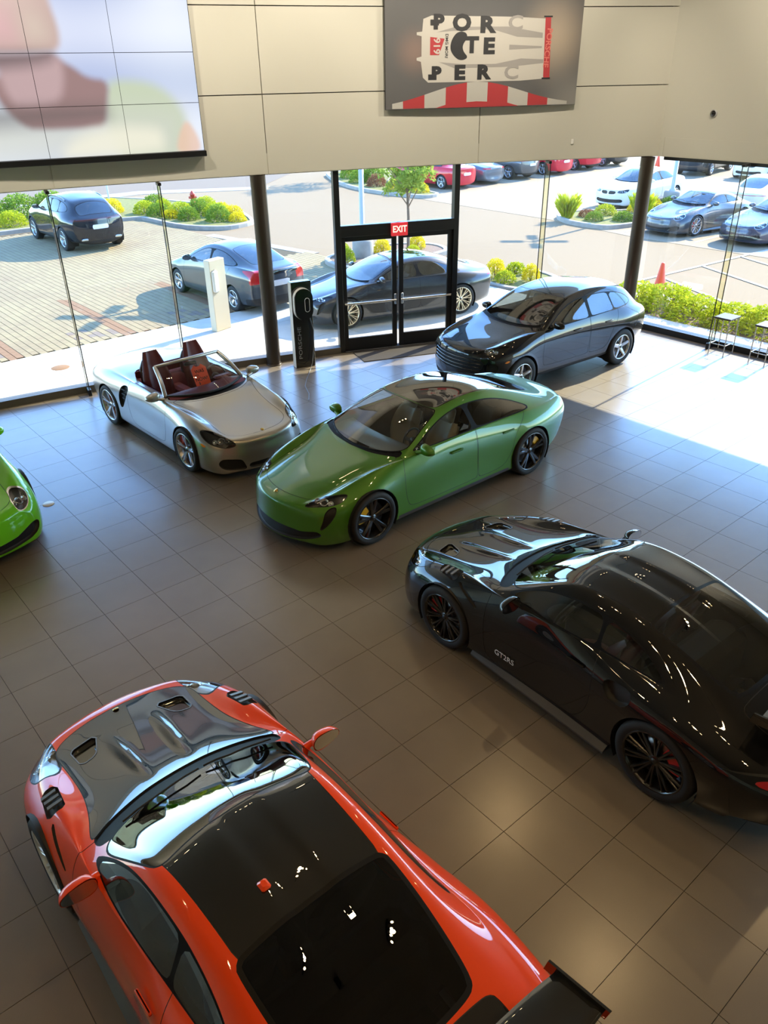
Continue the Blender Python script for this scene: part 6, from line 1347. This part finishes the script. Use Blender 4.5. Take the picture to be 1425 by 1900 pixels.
# ---- open convertible: cabin, seats, screen
me = part_mesh(sx_, 'cabin_wall', 'cabin', 'both', walls=.46, wdir=(0, 0, -1)); link('cabin_wall', me, 'cabin_red', box); me.polygons.foreach_set('use_smooth', [False] * len(me.polygons))
MB().box((-.1, 0, .43), (1.35, 1.36, .03)).build('cabin_floor', 'leather_dark', box)
MB().bbox((-.05, 0, .56), (1.0, .2, .26), .04).build('centre_console', 'cabin_red', box)
sh = MB(); P = [[(x, y, z - .03 * (y / .6) ** 2) for y in np.linspace(-.6, .6, 9)] for x, z in ((-.50, .55), (-.56, .80), (-.70, .86), (-.90, .88))]; sh.grid(P); link('rear_shelf', recalc(sh.mesh('rear_shelf')), 'cabin_red', box)
for y in (-.36, .36):
    add_seat(box, (-.30, y, .46), 'leather_red', .5, tall=True)
    hp = MB(); hp.tube([(-.60, y - .15, .80), (-.61, y - .15, 1.02), (-.62, y - .09, 1.13), (-.62, y, 1.16), (-.62, y + .09, 1.13), (-.61, y + .15, 1.02), (-.60, y + .15, .80)], .035, 10); hp.build('roll_hoop', 'leather_dark', box)
    MB().bbox((-.61, y, .96), (.03, .28, .3), .01).build('hoop_panel', 'leather_dark', box)
MB().bbox((-.63, 0, .97), (.02, .40, .16), .006).build('wind_deflector', 'cabin_red', box)
for sg in (1, -1): MB().bbox((-.63, sg * .56, .94), (.02, .12, .12), .006).build('deflector_wing', 'cabin_red', box)
d = MB(); P = []
for x, z in ((.72, .885), (.58, .915), (.46, .92), (.37, .88), (.36, .62)): P.append([(x - .26 * (y / .66) ** 2 * (x - .3), y, z - .02 * (y / .66) ** 2 + (.05 * math.exp(-((y - .36) / .13) ** 2) if .3 < x < .6 else 0)) for y in np.linspace(-.66, .66, 17)])
d.grid(P); link('dashboard', recalc(d.mesh('dashboard')), 'cabin_red', box)
MB().bbox((.40, .36, .95), (.12, .30, .06), .028).build('instrument_hood', 'cabin_red', box)
add_steering(box, (.20, .36, .90), 'leather_dark')
for sg in (1, -1): MB().bbox((.05, sg * .645, .80), (.9, .05, .2), .02).build('door_card', 'cabin_red', box)
wb = lambda u: np.array([.74 - .30 * u * u, .675 * u, .893]); wt = lambda u: np.array([.11 - .13 * u * u, .555 * u, 1.265 - .05 * u * u])
rows = []
for v in np.linspace(0, 1, 7): rows.append([tuple(wb(u) * (1 - v) + wt(u) * v + np.array([.03, 0, .02]) * math.sin(math.pi * v)) for u in np.linspace(-1, 1, 17)])
w = MB(); w.grid(rows); link('windscreen', recalc(w.mesh('windscreen')), 'glass_clear', box)
fr = MB()
for u in (-1, 1): fr.tube([wb(u) * (1 - v) + wt(u) * v + np.array([.03, 0, .02]) * math.sin(math.pi * v) for v in np.linspace(-.02, 1, 8)], [.035] * 7 + [.03], 8)
fr.tube([wt(u) for u in np.linspace(-1, 1, 15)], .028, 8); fr.build('windscreen_frame', 'paint_silver', box)
MB().tube([wb(u) + np.array([.012, 0, .004]) for u in np.linspace(-.98, .98, 15)], .022, 6).build('cowl_strip', 'black_matte', box)
MB().bbox((.08, 0, 1.17), (.05, .22, .06), .02).build('inside_mirror', 'int_black', box)
tg = empty('price_tag', (0, 0, 0)); tg.parent = None
tm = box.matrix_basis.copy()
tagm = MB().prism([(-.13, -.17), (.13, -.17), (.13, .10), (.06, .16), (.03, .13), (-.03, .13), (-.06, .16), (-.13, .10)], 0, .003).mesh('tag')
bm_ = Matrix.Translation(Vector((2.05, .84, 0))) @ Matrix.Rotation(-1.543, 4, 'Z')
Mt = bm_ @ Matrix.Translation(Vector((.285, .04, 1.03))) @ Matrix(((0, -.45, .89, 0), (1, 0, 0, 0), (0, .89, .45, 0), (0, 0, 0, 1)))
tg.matrix_world = Mt; tag(tg, 'orange price tag hanging behind the windscreen of the convertible', 'price tag')
link('card', tagm, 'tag_orange', tg)
for txt, y, sz in (('WAS', .05, .075), ('$71,', -.015, .055), ('NOW!', -.075, .075), ('$', -.135, .055)):
    link('lettering', text_mesh(txt, sz, .0008, bold=.001), 'tag_black', tg, (0 if len(txt) > 1 and txt[0] != '$' else -.06, y, .004))
MB().tube([(0, .13, .0), (0, .2, -.01)], .003, 4).build('string', 'tag_black', tg)
# gills inside the side vents
for sg in (1, -1):
    for k in range(3): MB().bbox((-.665, sg * (.85 - .0), .60 + .075 * k), (.14, .02, .016), .004).build('vent_slat', 'black_matte', box)
# ---- black coupe: lettering on the door
z = .36; i = np.argmin((sb.V[:, 0] - .36) ** 2 + (sb.V[:, 2] - z) ** 2 + 10 * (sb.V[:, 1] < .5)); yy = float(sb.V[i, 1])
link('lettering', text_mesh('GT2RS', .085, .001), 'letter_white', black, (.40, yy + .012, z), (math.pi / 2 + .03, 0, math.pi))
link('door_handle', MB().bbox((-.36, .884, .80), (.18, .02, .03), .008).mesh('door_handle'), 'paint_black', black)
# carbon strips and small roof aerial on the orange coupe
zt, nn = top_z(so, -.52, .05); MB().bbox((-.52, .16, zt + .01), (.07, .06, .03), .014).build('roof_aerial', 'paint_orange', orange)
for sg in (1, -1): link('door_handle', MB().bbox((-.36, .884 * sg, .80), (.18, .02, .03), .008).mesh('door_handle'), 'paint_orange', orange)
# green sedan: badge, charge flap, handles
zb, _ = top_z(sg_, 2.24, 0); MB().lathe([(0, .006), (.024, .005), (.03, 0)], 12).build('badge', 'gold', green, (2.25, 0, zb + .002), (0, .45, 0))
for sg in (1, -1):
    for x in (.0, -.98): MB().bbox((x, sg * (.896 if x > -.5 else .912), .80), (.22, .012, .03), .005).build('door_handle', 'paint_green', green)
zb, _ = top_z(sx_, 1.98, 0); MB().lathe([(0, .006), (.022, .005), (.028, 0)], 12).build('badge', 'gold', box, (1.99, 0, zb + .002), (0, .45, 0))
# black SUV: grille bars, door handles, roof rails
for k in range(4):
    z = .555 + k * .062; pts = []
    for y in np.linspace(-.60, .60, 13):
        q = np.argmin((sm_.V[:, 1] - abs(y)) ** 2 + (sm_.V[:, 2] - z) ** 2 + 10. * (sm_.V[:, 0] < 1.6)); pts.append((float(sm_.V[q, 0]) - .002, y, z))
    MB().tube(pts, .013, 6).build('grille_bar', 'black_gloss', macan)
for sg in (1, -1):
    for x in (-.05, -.95): MB().tube([(x + .1, sg * .905, .97), (x, sg * .935, .975), (x - .1, sg * .91, .975)], .014, 6).build('door_handle', 'paint_black', macan)
# ---------------------------------------------------------------- video wall
def vcol_mat(name, strength, rough=.3):
    m, nt, out = nodes(name); b = nt.nodes.new('ShaderNodeBsdfPrincipled'); a = nt.nodes.new('ShaderNodeVertexColor'); a.layer_name = 'Col'
    nt.links.new(b.outputs[0], out.inputs[0]); b.inputs['Roughness'].default_value = rough
    if strength: b.inputs['Base Color'].default_value = (.01, .01, .01, 1); nt.links.new(a.outputs[0], b.inputs['Emission Color']); b.inputs['Emission Strength'].default_value = strength
    else: nt.links.new(a.outputs[0], b.inputs['Base Color'])
vcol_mat('screen', .95); vcol_mat('poster_print', 0, .55)
def sm(x): x = np.clip(x, 0, 1); return x * x * (3 - 2 * x)
def screen_col(P):
    """moving picture: blurred chin, neck and shoulder before a pale sky"""
    x, z = P[:, 0], P[:, 1]
    c = np.array([.56, .62, .78]) + np.outer(.10 * np.sin((z - 3.9) * 4.3), [1, .9, .6]) + np.outer(.06 * np.sin(x * 2.1), [1, 1, .5])
    def layer(c, poly, col, soft, amt=1.):
        w = sm(.5 - sdf_poly(P, chaikin(poly, 2, .1)) / (soft * 1.8 + .05))[:, None] * amt; return c * (1 - w) + np.array(col) * w
    c = layer(c, [(2.41, 4.48), (2.55, 5.06), (3.04, 5.06), (3.39, 4.94), (3.62, 4.70), (3.72, 4.44), (3.70, 3.9), (2.6, 3.9)], (.50, .57, .42), .10)
    c = layer(c, [(.2, 4.70), (2.45, 4.66), (3.6, 4.6), (3.6, 3.9), (.2, 3.9)], (.56, .58, .52), .45, .8)
    c = layer(c, [(1.78, 5.46), (1.94, 5.34), (2.11, 5.25), (2.28, 5.10), (2.60, 5.06), (2.50, 4.68), (2.43, 4.40), (1.3, 4.40), (1.0, 4.72), (.9, 5.1)], (.30, .19, .19), .05)
    c = layer(c, [(1.0, 5.44), (1.93, 5.44), (1.97, 5.14), (1.83, 4.75), (1.15, 4.72)], (.47, .33, .34), .08)
    c = layer(c, [(.2, 6.6), (1.9, 6.6), (1.93, 6.12), (2.01, 5.72), (1.95, 5.45), (.2, 5.45)], (.50, .36, .33), .05)
    c = layer(c, [(.2, 6.05), (1.35, 6.05), (1.45, 5.6), (.2, 5.6)], (.66, .40, .42), .3, .8)
    c = layer(c, [(1.5, 5.95), (1.8, 5.95), (1.9, 5.6), (1.5, 5.55)], (.60, .50, .42), .2, .7)
    c = layer(c, [(.2, 5.45), (1.9, 5.45), (1.7, 5.27), (.2, 5.2)], (.08, .06, .07), .14, .75)
    c = layer(c, [(.2, 4.72), (2.5, 4.72), (2.5, 4.50), (.2, 4.40)], (.10, .09, .09), .2, .6)
    c = layer(c, [(1.7, 4.05), (2.0, 4.3), (2.6, 4.42), (3.3, 4.35), (3.3, 4.0), (1.9, 3.95)], (.78, .76, .62), .15, .8)
    c = layer(c, [(3.47, 3.95), (3.58, 4.3), (3.72, 4.48), (3.88, 4.2), (3.9, 3.95)], (.72, .48, .36), .03, .8)
    return np.clip(c, 0, 1)
S0 = np.array([3.95, 2.965]); SD = np.array([-.969, .247]); SWD, SHT, SZ = 1.252, .727, 3.982
sa = math.atan2(-SD[1], -SD[0]); p0 = S0 + SD * SWD * 3
vw = empty('video_wall', (p0[0], p0[1], SZ), sa); tag(vw, 'wall-mounted video wall of nine screens showing a blurred person', 'screen')
MB().bbox((SWD * 1.5, .055, SHT * 1.5 - .02), (SWD * 3 + .02, .07, SHT * 3 + .03), .006).build('mounting_frame', 'frame_black', vw)
MB().bbox((SWD * 1.5, -.0, -.045), (SWD * 3 + .03, .16, .09), .006).build('bottom_bar', 'frame_black', vw)
for i in range(3):
    for j in range(3):
        nx, nz = 42, 26; g_ = .004; P = []; V_ = []
        for b in range(nz + 1):
            for a in range(nx + 1):
                lx = i * SWD + g_ + (SWD - 2 * g_) * a / nx; lz = j * SHT + g_ + (SHT - 2 * g_) * b / nz
                V_.append((lx, 0, lz)); P.append((p0[0] - SD[0] * lx, SZ + lz))
        F_ = [(b * (nx+1) + a, b * (nx+1) + a + 1, (b+1) * (nx+1) + a + 1, (b+1) * (nx+1) + a) for b in range(nz) for a in range(nx)]
        # rim of the display box
        n0 = len(V_); x0, x1, z0, z1 = V_[0][0], V_[nx][0], V_[0][2], V_[-1][2]
        V_ += [(x0, .02, z0), (x1, .02, z0), (x1, .02, z1), (x0, .02, z1)]; c0, c1, c2, c3 = 0, nx, nz * (nx+1) + nx, nz * (nx+1)
        F_ += [(n0, n0+1, c1, c0), (n0+1, n0+2, c2, c1), (n0+2, n0+3, c3, c2), (n0+3, n0, c0, c3)]
        me = bpy.data.meshes.new('display'); me.from_pydata(V_, [], F_); me.update(); C_ = np.vstack([screen_col(np.array(P)), np.zeros((4, 3))])
        at = me.color_attributes.new('Col', 'FLOAT_COLOR', 'POINT'); at.data.foreach_set('color', np.hstack([C_, np.ones((len(C_), 1))]).ravel())
        link('display', me, 'screen', vw)

# ---------------------------------------------------------------- poster of a race car seen from above
pa = math.atan2(.37 - 1.98, 10.6 - 7.18); pst = empty('poster', (7.18 - .06, 1.98 - .127, 4.5), pa); tag(pst, 'large framed racing poster with a white race car from above', 'poster')
PL, PHt = 3.78, 2.12
def poster_col(P):
    x, z = P[:, 0], P[:, 1]
    c = np.tile(np.array([.17, .165, .165]), (len(P), 1))
    w = sm(1 - np.hypot((x - 1.9) / 2.0, (z - 2.2) / 1.0))[:, None]; c = c * (1 - w) + np.array([.02, .022, .026]) * w
    w = sm(1 - np.hypot((x - 3.25) / .9, (z - 1.1) / .9))[:, None]; c = c * (1 - w) + np.array([.62, .50, .38]) * w
    w = sm(1 - np.hypot((x - .55) / .5, (z - .9) / .5))[:, None] * .6; c = c * (1 - w) + np.array([.45, .28, .22]) * w
    w = sm((x - 2.9) / .9)[:, None] * sm(1 - z / .9)[:, None]; c = c * (1 - w) + np.array([.40, .38, .35]) * w
    n = .02 * np.sin(x * 37 + z * 21) + .02 * np.sin(x * 13 - z * 50); return np.clip(c * .6, .004, 1)
nx, nz = 120, 68; V_ = []; 
for b in range(nz + 1):
    for a in range(nx + 1): V_.append((PL * a / nx, -.012, PHt * b / nz))
F_ = [(b * (nx+1) + a, b * (nx+1) + a + 1, (b+1) * (nx+1) + a + 1, (b+1) * (nx+1) + a) for b in range(nz) for a in range(nx)]
me = bpy.data.meshes.new('print'); me.from_pydata(V_, [], F_); me.update(); C_ = poster_col(np.array([(v[0], v[2]) for v in V_]))
at = me.color_attributes.new('Col', 'FLOAT_COLOR', 'POINT'); at.data.foreach_set('color', np.hstack([C_, np.ones((len(C_), 1))]).ravel()); link('print', me, 'poster_print', pst)
MB().bbox((PL / 2, .012, PHt / 2), (PL + .01, .044, PHt + .01), .006).build('board', 'frame_black', pst)
pbr('print_white', (.50, .47, .42), .55); pbr('print_shade', (.30, .28, .26), .55); pbr('print_black', (.02, .02, .022), .55); pbr('print_red', (.40, .035, .04), .55); pbr('print_pale', (.45, .43, .39), .55); pbr('print_pink', (.62, .16, .13), .55)
def pp(nm, mt, poly, lay, sm_=0):
    P = chaikin(poly, sm_, .05) if sm_ else poly
    return MB().prism([(float(a), float(b)) for a, b in P][::-1], -.012 - .0012 * lay, -.0125 - .0012 * (lay - 1), lambda a, b, h: (a, h, b - 4.5)).build(nm, mt, pst)
def ptext(nm, mt, txt, s, z, size, lay, rot=0., sx=1., bold=.0):
    return link(nm, text_mesh(txt, size, .0004, bold=bold, sx=sx), mt, pst, (s, -.012 - .0012 * lay, z - 4.5), (math.pi / 2, rot, 0))
# kerb stones
arc = lambda s: 4.52 + .40 * math.exp(-((s - 1.75) / 1.25) ** 2) + .0
n = 17
for k in range(n):
    a, b = .12 + k * .205, .12 + (k + 1) * .205
    pp('kerb_stripe', 'print_red' if k % 4 in (1, 2) and k < 17 else 'print_pale', [(a, 4.51), (b, 4.51), (b, max(4.53, arc(b))), (a, max(4.53, arc(a)))], 1)
pp('kerb_front', 'print_red', [(.95, 4.505), (2.6, 4.505), (2.35, 4.57), (1.75, 4.60), (1.2, 4.57)], 2)
# car
pp('car_body', 'print_white', [(.70, 5.90), (.85, 5.95), (1.6, 5.94), (2.4, 5.93), (3.04, 5.90), (3.10, 5.43), (3.16, 4.95), (2.6, 4.92), (1.6, 4.92), (.80, 4.92), (.70, 5.0), (.66, 5.25), (.58, 5.27), (.58, 5.31), (.67, 5.33), (.67, 5.64), (.58, 5.66), (.58, 5.70), (.68, 5.71)], 3)
pp('car_flank', 'print_shade', [(.95, 5.70), (1.3, 5.72), (2.0, 5.74), (2.5, 5.62), (3.0, 5.60), (3.0, 5.68), (2.3, 5.78), (1.3, 5.78)], 4); pp('car_flank', 'print_shade', [(1.0, 5.24), (1.5, 5.20), (2.1, 5.20), (2.6, 5.28), (3.05, 5.26), (3.05, 5.20), (2.4, 5.15), (1.3, 5.14)], 4)
pp('car_spine', 'print_shade', [(2.35, 5.50), (3.0, 5.47), (3.0, 5.44), (2.35, 5.42)], 4)
pp('cockpit', 'print_black', [(1.36, 5.71), (1.50, 5.70), (1.54, 5.62), (1.44, 5.50), (1.46, 5.40), (1.56, 5.31), (1.46, 5.26), (1.34, 5.28), (1.22, 5.40), (1.21, 5.52), (1.27, 5.64)], 5, 2)
for txt, s, z, size, sx in (('P', .98, 5.845, .30, 1.25), ('O', 1.42, 5.83, .34, 1.25), ('R', 1.90, 5.80, .34, 1.35), ('T', 1.62, 5.49, .34, 1.2), ('E', 1.95, 5.47, .34, 1.3), ('P', .95, 5.06, .27, 1.25), ('E', 1.40, 5.06, .31, 1.35), ('R', 1.86, 5.06, .31, 1.3)):
    ptext('car_lettering', 'print_black', txt, s, z, size * .98, 6, 0., sx, .018)
for s, z in ((2.45, 5.83), (2.42, 5.05)): ptext('car_lettering', 'print_shade', 'C', s, z, .30, 6, 0., 1.4, .008)
for s, z in ((.83, 5.86), (.80, 5.02)): pp('wheel_shade', 'print_black', [(s, z - .06), (s + .16, z - .06), (s + .16, z + .03), (s, z + .03)], 5)
pp('number_panel', 'print_red', [(.83, 5.63), (1.10, 5.60), (1.0, 5.35), (.83, 5.35)], 5); ptext('number', 'print_white', '919', .95, 5.49, .17, 6, -math.pi / 2 + math.pi, 1., .004)
ptext('sponsor_lettering', 'print_black', 'DMG MORI', 1.14, 5.49, .075, 6, math.pi / 2, 1., .001)
pp('rear_wing', 'print_red', [(3.03, 5.94), (3.14, 5.94), (3.20, 4.94), (3.07, 4.94)], 5)
for y_ in (5.93, 4.95): pp('wing_end', 'print_black', [(3.0 + (5.94 - y_) * .04, y_ - .01), (3.17 + (5.94 - y_) * .04, y_ - .01), (3.17 + (5.94 - y_) * .04, y_ + .015), (3.0 + (5.94 - y_) * .04, y_ + .015)], 6)
ptext('wing_lettering', 'print_pink', 'PORSCHE', 3.115, 5.44, .145, 7, math.pi / 2 + .06, 1., .003)
# ---------------------------------------------------------------- small things
ch = empty('charging_station', (5.23, 2.24, 0), -.25); tag(ch, 'black upright charging station with oval wall unit and cable', 'charger')
MB().bbox((0, 0, .84), (.40, .16, 1.68), .006).build('pedestal', 'charger_black', ch); MB().box((-.203, 0, .84), (.006, .15, 1.66)).build('side_trim', 'white_plastic', ch); MB().box((.203, 0, .84), (.006, .15, 1.66)).build('side_trim', 'steel', ch)
def stad(w, h, n=14): r = w / 2; k = h / 2 - r; return [(r * math.cos(a), k + r * math.sin(a)) for a in np.linspace(0, math.pi, n)] + [(r * math.cos(a), -k + r * math.sin(a)) for a in np.linspace(math.pi, 2 * math.pi, n)]
MB().prism(stad(.37, .60), -.08, -.17, lambda a, b, h: (a, h, b + 1.27)).build('unit_body', 'white_plastic', ch)
MB().prism(stad(.36, .59), -.17, -.205, lambda a, b, h: (a, h, b + 1.27)).build('unit_cover', 'charger_black', ch)
rg_ = MB(); o_, i_ = stad(.10, .27), stad(.085, .255); rg_.grid([[(a + .06, -.207, b + 1.26) for a, b in o_ + o_[:1]], [(a + .06, -.2085, b + 1.26) for a, b in i_ + i_[:1]]]); rg_.build('slot_outline', 'white_plastic', ch)
link('lettering', text_mesh('PORSCHE', .10, .001, sx=1.5), 'letter_grey', ch, (-.09, -.082, .50), (math.pi / 2, -math.pi / 2, 0))
cb = MB().tube([(.12, -.14, 1.0), (.17, -.17, .75), (.15, -.17, .4), (.10, -.18, .1), (.03, -.25, .012), (-.25, -.75, .012), (-.42, -1.1, .012), (-.50, -1.5, .012), (-.62, -1.8, .012)], .007, 7); cb.build('cable', 'grey_satin', ch)
def stool(x, y, label):
    r_ = empty('bar_stool', (x, y, 0)); tag(r_, label, 'stool', 'stools by the right window')
    MB().bbox((0, 0, .745), (.42, .36, .035), .01).build('seat', 'seat_top', r_)
    for sx in (-1, 1):
        for sy in (-1, 1): MB().tube([(sx * .19, sy * .16, 0), (sx * .18, sy * .15, .73)], .011, 8).build('leg', 'steel', r_)
    fr = MB()
    for a, b in (((-.18, -.155), (.18, -.155)), ((.18, -.155), (.18, .155)), ((.18, .155), (-.18, .155)), ((-.18, .155), (-.18, -.155))): fr.tube([(*a, .22), (*b, .22)], .008, 6)
    fr.build('footrest', 'steel', r_)
stool(11.93, -2.95, 'square dark-topped stool with thin steel legs beside the glass fin'); stool(11.97, -3.78, 'square dark-topped stool cut off at the right edge')
d = MB().lathe([(0, .008), (.072, .008), (.08, .003), (.08, 0)], 24, c=(-.735, -.03, 0)).build('floor_disc', 'white_plastic'); tag(d, 'small white round disc lying on the tiles by the lime coupe', 'floor cover')
r_ = empty('wall_sensor', (WX, -1.70, 4.32)); tag(r_, 'small round dark sensor on the right-hand upper wall', 'sensor')
MB().lathe([(.07, 0), (.07, -.02), (.055, -.035)], 20, 'x').build('ring', 'pole_grey', r_); MB().lathe([(.053, -.03), (.04, -.06), (0, -.075)], 18, 'x').build('dome', 'black_gloss', r_)
q = fpt(10.70, -.14); r_ = MB().bbox((q[0], q[1] - .01, 3.84), (.06, .03, .10), .012, -.45).build('wall_switch', 'white_plastic'); tag(r_, 'tiny pale detector on the wall below the poster', 'detector')
